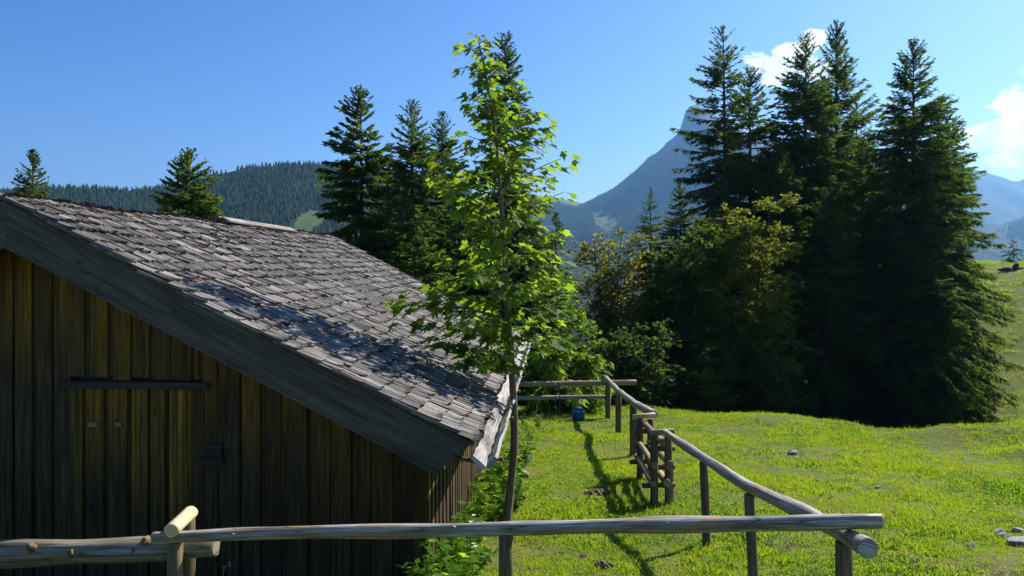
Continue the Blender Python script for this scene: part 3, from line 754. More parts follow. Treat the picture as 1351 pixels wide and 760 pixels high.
b0 = P(-160, 737, 6.36); b1 = P(120, 727, 6.32); b2 = P(284, 721, 6.29)
mb = MB(); mb.log([b0, b1, b2], [.105, .098, .088], 16, .12, 8, sub=.10); lf.part('rail', mb, M_RAIL_D)
for (kx, ky, kr) in ((193, 714, .036), (178, 727, .03), (95, 731, .032), (40, 722, .03)):
    c_ = P(kx, ky, 6.23); mb = MB(); mb.log([c_ + Vector((.0, .03, -.01)), c_ + Vector((-.01, -.012, .012))], [kr * 1.3, kr * .7], 9, .25, kx, sub=.02); lf.part('knot', mb, M_POST)
p = P(248, 700, 6.47); post(lf, p.x, p.y, P(250, 684, 6.47).z, .058, (0, 0), 9)
p = P(-120, 700, 6.5); post(lf, p.x, p.y, P(-120, 720, 6.5).z, .06, (0, 0), 10)
mb = MB(); q0 = P(226, 700, 6.06); q1 = P(251.5, 676, 6.5); loc = q0.lerp(q1, .5)
mb.log([q0, q1], .056, 16, .05, 12, sub=.1)
single('cross_log', mb.mesh('cross_log', M_PEEL, loc), 'short pale peeled log laid across the fence joint at left', 'log', loc)

sf = Thing('rail_fence', 'side log fence running from the front corner back to the stile', 'fence', (2.3, 8, gz(2.3, 8)))
pts = [(2.40, 5.36, 1.575), (2.37, 6.4, 1.475), (2.33, 7.9, 1.275), (2.28, 9.6, 1.155), (2.18, 11.35, 1.075)]
mb = MB(); mb.log(pts, [.068, .064, .060, .055, .050], 18, .11, 15, sub=.12); sf.part('rail', mb, M_RAIL)
post(sf, 2.385, 5.72, 1.485, .062, (.0, .0), 16)
post(sf, 2.36, 7.72, 1.245, .052, (-.055, 0), 17); post(sf, 2.335, 9.5, 1.11, .052, (-.05, 0), 18)
for z_ in (.35, .62):
    mb = MB(); mb.log([(2.4, 5.72, gz(2.4, 5.72) + z_), (2.38, 7.72, gz(2.38, 7.72) + z_ - .02), (2.34, 9.5, gz(2.34, 9.5) + z_), (2.2, 11.7, gz(2.2, 11.7) + z_)], .0035, 4, 0, 1, sub=.5)
    sf.part('wire', mb, M_WIRE)
# stile
st = Thing('step_stile', 'wooden step stile of posts and cross pieces halfway along the side fence', 'stile', (2.15, 12.8, gz(2.15, 12.8)))
YN, YF = 11.75, 14.0
fr = {}
for (Y, pl, pr, capx, capy, nm) in ((YN, 863, 882.5, (858, 889), (571.5, 569), 0), (YF, 844, 859, (835, 864), (550.5, 547.5), 1)):
    xl, xr = (pl - CX) / F * Y, (pr - CX) / F * Y
    zc = P(0, sum(capy) / 2, Y).z
    post(st, xl, Y, zc - .03, .056, (0, 0), 20 + nm); post(st, xr, Y + .03, zc - .06, .058, (0, 0), 24 + nm)
    if nm == 0: post(st, xr + .06, Y + .17, zc - .45, .05, (0, 0), 28)
    mb = MB(); mb.log([P(capx[0], capy[0], Y), P(capx[1], capy[1], Y)], .045, 12, .06, 30 + nm); st.part('cap_rail', mb, M_PEEL if nm else M_STEP)
    for z_ in ((.28, .55, .82)):
        g_ = gz((xl + xr) / 2, Y) + z_
        ex = .07 if z_ > .5 else .16
        mb = MB(); mb.log([(xl - ex, Y + .075, g_), (xr + .10, Y + .085, g_ + .01)], .042, 10, .08, int(40 + z_ * 20 + nm)); st.part('cross_piece', mb, M_POST)
    fr[nm] = (xl, xr)
for k, (fx, z_, r_) in enumerate(((-.14, .36, .045), (-.05, .63, .045), (.5, .95, .055), (1.0, .63, .055), (.8, .36, .055))):
    A = fr[0][0] + (fr[0][1] - fr[0][0]) * fx; B = fr[1][0] + (fr[1][1] - fr[1][0]) * fx
    mb = MB(); mb.log([(A, YN - .10, gz(A, YN) + z_), (B, YF + .16, gz(B, YF) + z_)], r_, 12, .06, 50 + k, sub=.2); st.part('step_pole', mb, M_STEP)
bf = Thing('rail_fence', 'log fence running from the stile back to the far corner post', 'fence', (2.7, 19, gz(2.7, 19)))
pts = [(2.52, 14.15, .80), (2.62, 17.0, .48), (2.83, 21.3, .07), (3.0, 25.45, -.19)]
mb = MB(); mb.log(pts, [.075, .074, .072, .07], 12, .05, 60, sub=.2); bf.part('rail', mb, M_RAIL)
for i, (x_, y_, z_) in enumerate(((2.60, 17.05, .43), (2.85, 21.3, .0), (3.04, 25.2, -.30))): post(bf, x_, y_, z_, .085, (0, 0), 62 + i)
for z_ in (.4, .75):
    mb = MB(); mb.log([(2.65, 17.05, gz(2.65, 17) + z_), (2.9, 21.3, gz(2.9, 21.3) + z_), (3.1, 25.2, gz(3.1, 25.2) + z_)], .004, 4, 0, 1, sub=.5); bf.part('wire', mb, M_WIRE)
cf = Thing('rail_fence', 'two railed log fence along the back of the paddock before the dark trees', 'fence', (1, 25.3, gz(1, 25.3)))
mb = MB(); mb.log([P(560, 509, 25.35), P(700, 507, 25.35), P(839, 504.5, 25.35)], .085, 12, .05, 70, sub=.3); cf.part('rail', mb, M_STEP)
mb = MB(); mb.log([P(560, 527, 25.32), P(700, 525, 25.32), P(806, 523.5, 25.32)], .070, 12, .05, 71, sub=.3); cf.part('rail', mb, M_RAIL)
p = P(600, 530, 25.5); post(cf, p.x, p.y, P(0, 503, 25.5).z, .085, (0, 0), 72)

# ------------------------------------------------------------------ backpack and poles
bx, by = P(763, 551, 24.7).x, 24.7; bz = gz(bx, by)
bp_ = Thing('backpack', 'blue backpack standing on the grass near the back fence', 'backpack', (bx, by, bz))
def lathe_profile(prof, n=18, squash=.62, c=(0, 0, 0), topdrop=0):
    mb = MB(); rows = []
    for (r_, z_) in prof:
        row = []
        for k in range(n):
            a = 6.2832 * k / n; row.append(len(mb.v)); ca, sa = math.cos(a), math.sin(a)
            sq = lambda t: math.copysign(abs(t) ** .75, t)
            mb.v.append((c[0] + r_ * sq(ca), c[1] + r_ * squash * sq(sa), c[2] + z_))
        rows.append(row)
    for a, b in zip(rows[:-1], rows[1:]):
        for k in range(n):
            k2 = (k + 1) % n; mb.face([a[k], a[k2], b[k2], b[k]], [(0, 0)] * 4, 0, True)
    mb.face(rows[0][::-1], [(0, 0)] * n); mb.face(rows[-1], [(0, 0)] * n)
    return mb
bp_.part('pack_body', lathe_profile([(.15, .0), (.19, .03), (.20, .13), (.195, .22), (.185, .29), (.175, .31)], c=(bx, by, bz)), M_PACK)
bp_.part('lid', lathe_profile([(.174, .312), (.172, .34), (.155, .38), (.12, .415), (.06, .437), (.02, .44)], c=(bx, by - .01, bz)), M_PACK)
bp_.part('lid_highlight', lathe_profile([(.178, .300), (.190, .312), (.178, .328)], c=(bx, by - .01, bz)), M_PACK3)  # thin ring added as a painted highlight where back light catches the dome
bp_.part('front_pocket', lathe_profile([(.09, .05), (.125, .07), (.13, .19), (.10, .235)], squash=.5, c=(bx, by - .10, bz)), M_PACK)
for s_ in (-1, 1):
    mb = MB(); mb.log([(bx + s_ * .1, by - .14, bz + .03), (bx + s_ * .11, by - .15, bz + .2), (bx + s_ * .1, by - .115, bz + .37)], .012, 6, 0, 1); bp_.part('strap', mb, M_PACK2)
mb = MB(); mb.log([(bx - .05, by + .02, bz + .44), (bx, by, bz + .49), (bx + .05, by + .02, bz + .44)], .010, 6, 0, 1, sub=.02); bp_.part('haul_loop', mb, M_PACK2)
for i, (p0, p1, lab) in enumerate((((734.2, 553), (732.5, 511), 'dark trekking pole leaning on the back fence, left one of the pair'), ((738.2, 555), (738.2, 510), 'dark trekking pole leaning on the back fence, right one of the pair'))):
    a = P(p0[0], p0[1], 24.75); a.z = gz(a.x, a.y) - .02; b = P(p1[0], p1[1], 25.2)
    tp = Thing('trekking_pole', lab, 'trekking pole', a, 'trekking poles leaning on the back fence')
    mb = MB(); mb.log([a, b], [.008, .013], 6, 0, 1); tp.part('shaft', mb, M_ALU)
    v_ = (b - a).normalized()
    mb = MB(); mb.log([b - v_ * .02, b + v_ * .12], [.017, .02], 8, 0, 1); tp.part('grip', mb, M_PACK2)
    mb = MB(); mb.log([b + v_ * .12, b + v_ * .15], [.024, .02], 8, 0, 1); tp.part('pommel', mb, M_GRIP)
    mb = MB(); mb.log([a + v_ * .10, a + v_ * .115], .042, 10, 0, 1); tp.part('basket', mb, M_PACK2)

# ------------------------------------------------------------------ stones
def rock_mesh(seed, sx, sy, sz, nm='rock'):
    q = np.random.default_rng(seed); import bmesh
    bm = bmesh.new(); bmesh.ops.create_icosphere(bm, subdivisions=3, radius=1)
    pl = [(Vector(q.normal(size=3)).normalized(), q.uniform(.55, .9)) for _ in range(9)]
    for v in bm.verts:
        for (n_, d_) in pl:
            e = v.co.dot(n_) - d_
            if e > 0: v.co -= n_ * e
        v.co += v.co.normalized() * q.uniform(-.02, .02)
        v.co = Vector((v.co.x * sx, v.co.y * sy, v.co.z * sz))
    me = bpy.data.meshes.new(nm); bm.to_mesh(me); bm.free(); me.materials.append(M_STONE); return me
def groundY(py): return 2.44 / ((py - HY) / F - .1)
def ray_ground(px, py):
    lo, hi = 4.0, 60.0
    f = lambda Y: gz((px - CX) / F * Y, Y) - (CZ - (py - HY) / F * Y)
    Y = lo
    while Y < hi:
        if f(Y) > 0: break
        Y += .1
    return (px - CX) / F * Y, Y, gz((px - CX) / F * Y, Y)
rocks = [(1283, 722, .085, 'dark rounded stone standing alone on the meadow near the track'), (1346, 722, .17, 'largest pale stone at the right edge of the meadow'),
         (1324, 712, .10, 'flat pale stone beside the largest stone at right'), (1318, 703, .08, 'small pale stone above the flat one at right'), (1344, 703, .11, 'long pale stone near the right edge, behind the largest'),
         (1284, 678, .07, 'small grey stone in the open meadow above the dark rounded stone'), (1181, 678, .06, 'small dark stone to the right of the front rail end'), (1078, 636, .075, 'dark stone in mid meadow right of the side fence'),
         (1046, 600, .13, 'pale flat stone in the far meadow beyond the side fence'), (1158, 646, .06, 'small pale stone in the middle of the meadow'), (1214, 693, .05, 'tiny stone between the track and the grey stone'),
         (1108, 602, .06, 'tiny pale stone in the far meadow'), (1050, 606, .07, 'small stone touching the pale flat stone in the far meadow')]
for i, (px, py, r_, lab) in enumerate(rocks):
    x, y, z = ray_ground(px, py)
    r_ *= .82; me = rock_mesh(200 + i, r_ * 1.1, r_ * .8, r_ * .62)
    if 'dark' in lab[:10] or 'small dark' in lab: me.materials[0] = M_STONE_D
    single('stone', me, lab, 'stone', (x, y, z + r_ * .22))
for i, (px, py, s3, lab) in enumerate(((693, 612, (.17, .22, .15), 'grey squared stone block behind the maple trunk by the barn'), (687, 632, (.17, .15, .10), 'lower grey stone block next to the maple trunk'))):
    x, y, z = ray_ground(px, py)
    me = rock_mesh(240 + i, *s3); me.materials[0] = M_BLOCK
    single('stone_block', me, lab, 'stone', (x, y + .1, z + s3[2] * .6))

# ------------------------------------------------------------------ trees
def quads_from(c, ax, up, L, Wd, rnd):
    """diamond blades: base c, axis ax (unit), side up (unit), length L, width Wd"""
    n_ = len(c); tip = c + ax * L[:, None]; mid = c + ax * (L * .45)[:, None]; s = up * (Wd * .5)[:, None]
    V = np.stack([c, mid + s, tip, mid - s], 1).reshape(-1, 3)
    return V, np.arange(n_ * 4).reshape(-1, 4), rnd
def nrm(v): return v / np.maximum(1e-9, np.linalg.norm(v, axis=-1, keepdims=True))
def tube_np(paths, r0, r1, n=4):
    """paths (m,k,3); radii arrays (m,)"""
    m, k, _ = paths.shape
    d = np.zeros_like(paths); d[:, 1:-1] = paths[:, 2:] - paths[:, :-2]; d[:, 0] = paths[:, 1] - paths[:, 0]; d[:, -1] = paths[:, -1] - paths[:, -2]
    d = nrm(d); ref = np.where(np.abs(d[..., 2:3]) > .85, np.array([1., 0, 0]), np.array([0, 0, 1.]))
    a = nrm(np.cross(d, ref)); b = np.cross(a, d)
    t = np.linspace(0, 1, k)[None, :, None]; r = r0[:, None, None] * (1 - t) + r1[:, None, None] * t
    th = np.arange(n) * 2 * np.pi / n
    V = paths[:, :, None] + (a[:, :, None] * np.cos(th)[None, None, :, None] + b[:, :, None] * np.sin(th)[None, None, :, None]) * r[:, :, None]
    idx = np.arange(m * k * n).reshape(m, k, n)
    Fq = np.stack([idx[:, :-1], np.roll(idx[:, :-1], -1, 2), np.roll(idx[:, 1:], -1, 2), idx[:, 1:]], -1).reshape(-1, 4)
    return V.reshape(-1, 3), Fq

def spruce_mesh(seed, H, Rb, crown0=.06, dens=1.0, gaunt=0.0, up=0.0, shape=1.0, twig=1.0, lopside=(0, 0), trunk_r=None, mat_=None, wid=1.0, rag=.25):
    """returns trunk mesh, crown mesh; base at origin"""
    q = np.random.default_rng(seed)
    nb = int((H * (1 - crown0)) / .40 * 8.0 * dens)
    h = crown0 + (1 - crown0) * np.sort(q.random(nb)) ** .92
    h = np.minimum(h, .992)
    az = q.uniform(0, 2 * np.pi, nb)
    env = (1 - h) ** shape * (1 - .25 * np.exp(-((h - crown0) / .08)))
    fade = q.uniform(1 - rag - gaunt * .45, 1.08, nb)
    lump = .8 + .45 * (vnoise(h * H * .8, az * 1.3, seed))
    L = np.maximum(.12, Rb * env * fade * lump) + .05 + .05 * (1 - h)
    L = L * (1 + lopside[0] * np.cos(az) + lopside[1] * np.sin(az))
    if gaunt > 0:
        keep = q.random(nb) > gaunt * .55 * (1 - .4 * vnoise(h * H * .5, az * 0 + 2, seed + 3)); h, az, L = h[keep], az[keep], L[keep]; nb = len(h)
    el0 = np.interp(h, [0, .5, .85, 1], [-.28, -.08, .35, .9]) + up + q.normal(0, .10, nb)
    droop = np.interp(h, [0, .6, 1], [.42, .25, .02]) * q.uniform(.6, 1.3, nb) - up * .2
    K = 7; t = np.linspace(0, 1, K)
    hd = np.stack([np.cos(az), np.sin(az)], 1)
    bend = np.sin(q.uniform(0, 6.28, nb))[:, None] * .08 * t[None] ** 2
    rad = L[:, None] * t[None] * np.cos(el0)[:, None]
    zz = h[:, None] * H + L[:, None] * (np.sin(el0)[:, None] * t[None] - droop[:, None] * t[None] ** 1.6 + .22 * np.clip(t[None] - .62, 0, 1) ** 1.2)
    lean = np.array(q.normal(0, .006, 2))
    px_ = hd[:, 0:1] * rad - hd[:, 1:2] * bend * L[:, None] + lean[0] * h[:, None] * H; py_ = hd[:, 1:2] * rad + hd[:, 0:1] * bend * L[:, None] + lean[1] * h[:, None] * H
    paths = np.stack([px_, py_, zz], -1)
    tr = trunk_r or H * .0125
    ks = 14; tz = np.linspace(0, 1, ks); tp = np.stack([lean[0] * tz * H, lean[1] * tz * H, tz * H * .995], 1)[None]
    tV, tF = [], []
    d = tube_np(tp, np.array([tr * 1.15]), np.array([.012]), 9); tV.append(d[0]); tF.append(d[1])
    d = tube_np(paths, .010 + L * .012, np.full(nb, .005), 3); tF.append(d[1] + len(tV[0])); tV.append(d[0])
    trunk = mesh_np('trunk', np.concatenate(tV), np.concatenate(tF), M_BARK, smooth=True)
    # side twigs
    cnt = np.maximum(7, (L / .066 * twig * (1 - gaunt * .1))).astype(int)
    bi = np.repeat(np.arange(nb), cnt); n_ = len(bi)
    tt = q.random(n_) ** (.75) * (1 - .12 * (L[bi] > 1)) + .06; tt = np.clip(tt, .1 + .12 * gaunt, 1)
    f = tt * (K - 1); i0 = np.minimum(f.astype(int), K - 2); fr = (f - i0)[:, None]
    pos = paths[bi, i0] * (1 - fr) + paths[bi, i0 + 1] * fr
    dv = nrm(paths[bi, i0 + 1] - paths[bi, i0])
    side = nrm(np.cross(dv, np.array([0, 0, 1.]))) * np.where(q.random(n_) < .5, -1, 1)[:, None]
    hang = q.uniform(.15, 1.05, n_)[:, None] * np.interp(h[bi], [0, .7, 1], [1, .7, -.2])[:, None]
    ax = nrm(dv * q.uniform(.45, 1.1, n_)[:, None] + side * q.uniform(.25, 1.0, n_)[:, None] - np.array([0, 0, 1.]) * hang + q.normal(0, .13, (n_, 3)))
    tl = np.clip(L[bi] * .30, .20, .62) * q.uniform(.55, 1.25, n_) * (1.15 - .55 * tt) + .07
    tl *= np.interp(h[bi], [.80, 1], [1, .38])
    rnd = q.random(n_)
    V, Fq, RN = [], [], []; off = 0
    for j in range(3):
        if j == 0: c, a, l, wdt = pos, ax, tl, (.062 + .04 * q.random(n_)) * wid
        else:
            s2 = nrm(np.cross(ax, q.normal(0, 1, (n_, 3)) * .5 + np.array([0, 0, 1.])))
            sg = 1 if j == 1 else -1
            c = pos + ax * (tl * q.uniform(.15, .5, n_))[:, None]; a = nrm(ax * .8 + s2 * sg * .75 - np.array([0, 0, .18])); l = tl * q.uniform(.4, .7, n_); wdt = (.045 + .03 * q.random(n_)) * wid
        s_ = nrm(np.cross(a, nrm(q.normal(0, 1, (n_, 3)))))
        v_, f_, r_ = quads_from(c, a, s_, l, wdt, rnd)
        V.append(v_); Fq.append(f_ + off); RN.append(r_); off += len(v_)
    crown = mesh_np('crown', np.concatenate(V), np.concatenate(Fq), mat_ or M_SPRUCE, attrs={'rnd': ('FACE', np.concatenate(RN) * .6)})
    return trunk, crown
def put_tree(name, label, cat, x, y, meshes, group=None, rot=0.0, sc=1.0, z=None):
    zz = gz(x, y) - .1 if z is None else z
    T_ = Thing(name, label, cat, (x, y, zz), group); T_.o.rotation_euler = (0, 0, rot); T_.o.scale = (sc,) * 3
    for nm, me in zip(('trunk', 'crown'), meshes): T_.part(nm, me, None)
    return T_
def spruce_at(px, top, Y, seed, Rb, label, rot=0, group=None, **kw):
    x = (px - CX) / F * Y; zt = CZ - (top - HY) / F * Y; zb = gz(x, Y) - .1
    put_tree('spruce', label, 'tree', x, Y, spruce_mesh(seed, zt - zb, Rb, **kw), group, rot)
GR = 'spruces standing behind the meadow'
spruce_at(962, 33, 48, 301, 5.0, 'tall gaunt spruce with bare upper trunk before the rocky peak', group=GR, gaunt=.62, shape=.54, dens=1.35, lopside=(-.1, 0), twig=1.0, rag=.4)
spruce_at(992, 92, 51, 302, 5.2, 'shorter open spruce just right of the gaunt spruce', group=GR, gaunt=.15, shape=.55, twig=1.1, dens=1.25)
spruce_at(1059, 46, 50, 303, 5.0, 'dense tall spruce with its top before the white cloud', group=GR, shape=.52, dens=1.3, gaunt=.1)
spruce_at(1104, 28, 53, 304, 5.6, 'tallest spruce with upswept branches right of the cloud', group=GR, up=.25, shape=.60, gaunt=.25, dens=1.25)
spruce_at(1206, 56, 46, 305, 5.6, 'broad dense spruce at right with its skirt on the hillside', group=GR, shape=.62, dens=1.4, crown0=.05)
spruce_at(1247, 148, 49, 306, 4.6, 'lower dense spruce leaning against the right side of the broad spruce', group=GR, shape=.62, dens=1.25)
spruce_at(1140, 185, 47, 307, 4.6, 'mid height spruce filling the gap between the tallest and the broad spruce', group=GR, shape=.7, dens=1.2)
spruce_at(1030, 190, 46, 308, 4.2, 'dark spruce hidden low between the gaunt and the dense tall spruce', group=GR, shape=.7, dens=1.2)
spruce_at(1090, 250, 44.5, 309, 4.0, 'low dark spruce in front of the tallest spruce', group=GR, shape=.7, dens=1.2)
spruce_at(1180, 290, 44.5, 310, 3.6, 'low dark spruce at the foot of the broad spruce', group=GR, shape=.6, dens=1.2)
spruce_at(1268, 310, 46, 311, 2.8, 'low spruce with boughs reaching the sunny hillside at right', group=GR, shape=.6, dens=1.2, mat_=M_SPRUCE_L)
spruce_at(1228, 330, 43.5, 331, 3.0, 'lowest spruce before the broad spruce above the mound', group=GR, shape=.6, dens=1.2)
spruce_at(858, 246, 66, 312, 3.8, 'small pointed spruce standing before the foot of the mountain', group=GR, shape=.85)
GL = 'spruces standing behind the barn'
spruce_at(479, 120, 38, 313, 3.5, 'ragged dark spruce with clumped boughs rising over the roof', group=GL, gaunt=.28, shape=.5, rag=.5, wid=1.4, lopside=(-.1, 0), dens=1.5, twig=1.2)
spruce_at(545, 134, 43, 314, 4.2, 'slim spruce between the ragged spruce and the maple', group=GL, gaunt=.05, shape=.6, dens=1.4)
spruce_at(587, 150, 47, 315, 4.2, 'spruce half hidden behind the left side of the maple', group=GL, gaunt=.05, shape=.6, dens=1.4)
spruce_at(671, 45, 41, 316, 3.1, 'tallest narrow spruce directly behind the maple crown', group=GL, shape=.50, dens=1.6)
spruce_at(735, 282, 44, 317, 2.4, 'short spruce peeping out right of the maple crown', group=GL, shape=.7)
spruce_at(515, 245, 37, 318, 3.6, 'low dark spruce behind the far roof edge', group=GL, shape=.6, dens=1.2)
spruce_at(605, 260, 38, 319, 3.6, 'low dark spruce behind the maple above the roof edge', group=GL, shape=.6, dens=1.25)
spruce_at(560, 285, 34, 332, 2.8, 'low spruce touching the far roof corner', group=GL, shape=.6, dens=1.2)
spruce_at(42, 198, 40, 320, 2.6, 'lone small spruce over the ridge at the far left', shape=.66, dens=1.8, mat_=M_SPRUCE_L)
spruce_at(249, 202, 33, 321, 3.3, 'lone bushy spruce showing above the middle of the ridge', shape=.55, dens=2.4, twig=1.2, mat_=M_SPRUCE_L)
spruce_at(728, 368, 27.8, 322, 2.5, 'fresh green young conifer behind the back fence, right of the maple trunk', shape=.5, dens=1.5, mat_=M_LARCH)
spruce_at(766, 410, 28.2, 333, 1.7, 'small fresh green conifer beside the young one behind the back fence', shape=.6, dens=1.2, mat_=M_LARCH)
spruce_at(1337, 318, 76, 323, 1.5, 'tiny spruce on the hill skyline at the right edge', shape=.8)
spruce_at(1312, 346, 78, 324, 1.2, 'tiny spruce half sunk behind the hill skyline beside the broad spruce', shape=.8)
bgm = [spruce_mesh(340 + k, 19, 4.4, shape=.65, dens=1.1) for k in range(2)]
GB = 'background spruces behind the front rows'
for i, (px, Y, sc, lab) in enumerate(((640, 62, .8, 'dark background spruce behind the tallest narrow spruce'), (700, 60, .62, 'dark background spruce behind the short spruce'),
        (800, 62, .6, 'dark background spruce behind the thin brown leaved tree'), (900, 60, .85, 'dark background spruce behind the beech, left side'), (950, 64, .9, 'dark background spruce behind the gaunt spruce'),
        (1020, 62, .95, 'dark background spruce behind the dense tall spruce'), (1080, 64, 1.0, 'dark background spruce between the two tallest tops'), (1130, 62, .95, 'dark background spruce right of the tallest spruce'),
        (1185, 62, .85, 'dark background spruce behind the broad spruce, left side'), (1240, 62, .8, 'dark background spruce behind the broad spruce, right side'),
        (450, 58, .6, 'dark background spruce left of the ragged spruce'), (530, 60, .7, 'dark background spruce behind the slim spruce'))):
    x = (px - CX) / F * Y
    put_tree('spruce', lab, 'tree', x, Y, bgm[i % 2], GB, i * 1.3, sc)

def broadleaf(seed, H, Rr, nst, stem_r, nleaf, lw, material, crown0=.15, layered=.5, tops=None, shape='round', spread=.35):
    q = np.random.default_rng(seed); stems = []; V, Fq = [], []; off = 0; twpts = []; twdir = []
    for s_ in range(nst):
        a = 2 * np.pi * s_ / nst + q.uniform(-.5, .5); k = 9; t = np.linspace(0, 1, k)
        hh = H * q.uniform(.75, 1.0) if s_ else H
        rx = Rr * spread * q.uniform(.3, 1) if nst > 1 else 0
        path = np.stack([np.cos(a) * rx * t ** 1.4 + q.normal(0, .05, k).cumsum() * t, np.sin(a) * rx * t ** 1.4 + q.normal(0, .05, k).cumsum() * t, hh * .97 * t], 1)
        v_, f_ = tube_np(path[None], np.array([stem_r * (1 if s_ == 0 else .75)]), np.array([.012]), 7); V.append(v_); Fq.append(f_ + off); off += len(v_)
        nb = int(hh * 7)
        hb = q.uniform(crown0, .97, nb); az = q.uniform(0, 6.283, nb)
        envl = (np.sin(np.pi * np.clip((hb - crown0 * .5) / (1.04 - crown0 * .5), 0, 1) ** .8) ** .6)
        Lb = Rr * envl * q.uniform(.35, .95, nb) * (1.0 if nst == 1 else .8) + .2
        i0 = np.minimum((hb * (k - 1)).astype(int), k - 2); fr = (hb * (k - 1) - i0)[:, None]
        b0 = path[i0] * (1 - fr) + path[i0 + 1] * fr
        el = q.uniform(.1, .75, nb) * (1 - layered * .8); K = 6; tt = np.linspace(0, 1, K)
        bd = np.stack([np.cos(az), np.sin(az), np.tan(el)], 1); bd = nrm(bd)
        bp = b0[:, None] + bd[:, None] * (Lb[:, None] * tt[None])[..., None] + q.normal(0, .04, (nb, K, 3)).cumsum(1) * tt[None, :, None]
        bp[..., 2] -= (Lb[:, None] * .22 * tt[None] ** 2) * layered
        v_, f_ = tube_np(bp, np.full(nb, .012) + Lb * .008, np.full(nb, .004), 3); V.append(v_); Fq.append(f_ + off); off += len(v_)
        # sub twigs
        m_ = np.repeat(np.arange(nb), 9); tq = q.uniform(.25, 1, len(m_)); f2 = tq * (K - 1); j0 = np.minimum(f2.astype(int), K - 2); g_ = (f2 - j0)[:, None]
        c = bp[m_, j0] * (1 - g_) + bp[m_, j0 + 1] * g_
        sd = nrm(bd[m_] * .6 + q.normal(0, .6, (len(m_), 3)) * np.array([1, 1, .35 + .4 * (1 - layered)])); sl_ = Lb[m_] * q.uniform(.15, .4, len(m_)) + .1
        tp = c[:, None] + sd[:, None] * (sl_[:, None] * np.linspace(0, 1, 3)[None])[..., None]
        v_, f_ = tube_np(tp, np.full(len(m_), .006), np.full(len(m_), .002), 3); V.append(v_); Fq.append(f_ + off); off += len(v_)
        twpts.append(c); twdir.append(sd * sl_[:, None])
    trunk = mesh_np('trunk', np.concatenate(V), np.concatenate(Fq), M_BARK, smooth=True)
    c = np.concatenate(twpts); d = np.concatenate(twdir); pick = q.integers(0, len(c), nleaf)
    p = c[pick] + d[pick] * q.uniform(.1, 1.05, nleaf)[:, None] + q.normal(0, .06, (nleaf, 3)) * np.array([1, 1, .5])
    ax = nrm(nrm(d[pick]) + q.normal(0, .6, (nleaf, 3)) * np.array([1, 1, .5]) - np.array([0, 0, .25]))
    up = nrm(q.normal(0, .45, (nleaf, 3)) + np.array([0, 0, 1.])); sd = nrm(np.cross(ax, up))
    Lf = lw * q.uniform(.7, 1.3, nleaf); v_, f_, r_ = quads_from(p, ax, sd, Lf, Lf * .7, q.random(nleaf))
    return trunk, mesh_np('crown', v_, f_, material, attrs={'rnd': ('FACE', r_ * .6)})
def broad_at(name, px, top, Y, label, seed, **kw):
    x = (px - CX) / F * Y; zt = CZ - (top - HY) / F * Y; zb = gz(x, Y) - .1
    put_tree(name, label, 'tree', x, Y, broadleaf(seed, zt - zb, **kw))
broad_at('broadleaf_tree', 806, 294, 38, 'thin many stemmed tree with sparse brownish leaves before the mountain', 401, Rr=2.0, nst=5, stem_r=.10, nleaf=10000, lw=.15, material=M_OLIVE, layered=.2, spread=.9)
broad_at('beech_tree', 975, 246, 40.5, 'wide beech with yellow lit leaf tips in front of the tall spruces', 402, Rr=3.6, nst=4, stem_r=.2, nleaf=38000, lw=.17, material=M_BEECH, layered=.75, spread=.6)
broad_at('beech_tree', 890, 276, 39, 'darker beech left of the wide beech, above the fallen trunk', 403, Rr=3.0, nst=4, stem_r=.16, nleaf=28000, lw=.17, material=M_SHRUB, layered=.7, spread=.6)
for i, (px, top, Y, Rr, lab) in enumerate(((690, 478, 31, 1.4, 'dark shrub behind the back fence nearest the barn'), (772, 470, 34, 1.7, 'dark shrub behind the middle of the back fence'),
        (830, 430, 33, 2.2, 'dark shrub behind the far fence corner'), (905, 455, 36, 2.6, 'dark undergrowth bush above the fallen trunk'), (1000, 440, 37.5, 3.0, 'dark undergrowth bush under the wide beech'))):
    x = (px - CX) / F * Y
    broad_at('shrub', px, top, Y, lab, 420 + i, Rr=Rr, nst=5, stem_r=.05, nleaf=9000, lw=.16, material=M_SHRUB, crown0=.03, layered=.4, spread=.8)
# fallen trunk in the shade
mb = MB(); q0 = P(838, 524, 34.5); q1 = P(962, 482, 38); loc = q0.lerp(q1, .5)
mb.log([q0, q1], [.30, .22], 12, .06, 77, sub=.5)
single('fallen_trunk', mb.mesh('fallen_trunk', M_BARK, loc), 'fallen tree trunk slanting in the dark shade under the trees', 'log', loc)

# ------------------------------------------------------------------ young maple
MY = 10.3
tpts = [(667, 712), (668, 688), (674, 640), (679, 590), (678, 540), (675, 480), (671, 430), (667, 370), (664, 310), (660, 250), (655, 190), (647, 130), (638, 85), (630, 48)]
mpts = [P(a, b, MY + .12 * math.sin(i * .7)) for i, (a, b) in enumerate(tpts)]
mpts[0].z = gz(mpts[0].x, mpts[0].y) - .1
maple = Thing('maple_tree', 'slender young maple with bright backlit leaves beside the barn eave', 'tree', (mpts[0].x, mpts[0].y, gz(mpts[0].x, mpts[0].y)))
mb = MB(); mb.log(mpts, [.062, .058, .054, .050, .046, .043, .040, .036, .032, .027, .022, .016, .010, .006], 10, .05, 90, sub=.12)
mtr = maple.part('trunk', mb, M_MBARK)
HW = [(45, 14, 10), (70, 34, 22), (100, 34, 40), (130, 38, 46), (160, 48, 84), (200, 92, 80), (250, 88, 80), (300, 84, 68), (350, 84, 84), (390, 142, 72), (430, 132, 60), (465, 96, 44), (495, 40, 20)]
qm = random.Random(21); leaves = []
def tr_at(y):
    for i in range(len(tpts) - 1):
        if tpts[i + 1][1] <= y <= tpts[i][1]:
            t = (tpts[i][1] - y) / (tpts[i][1] - tpts[i + 1][1]); return mpts[i].lerp(mpts[i + 1], t)
    return mpts[-1].copy()
K = MY / F
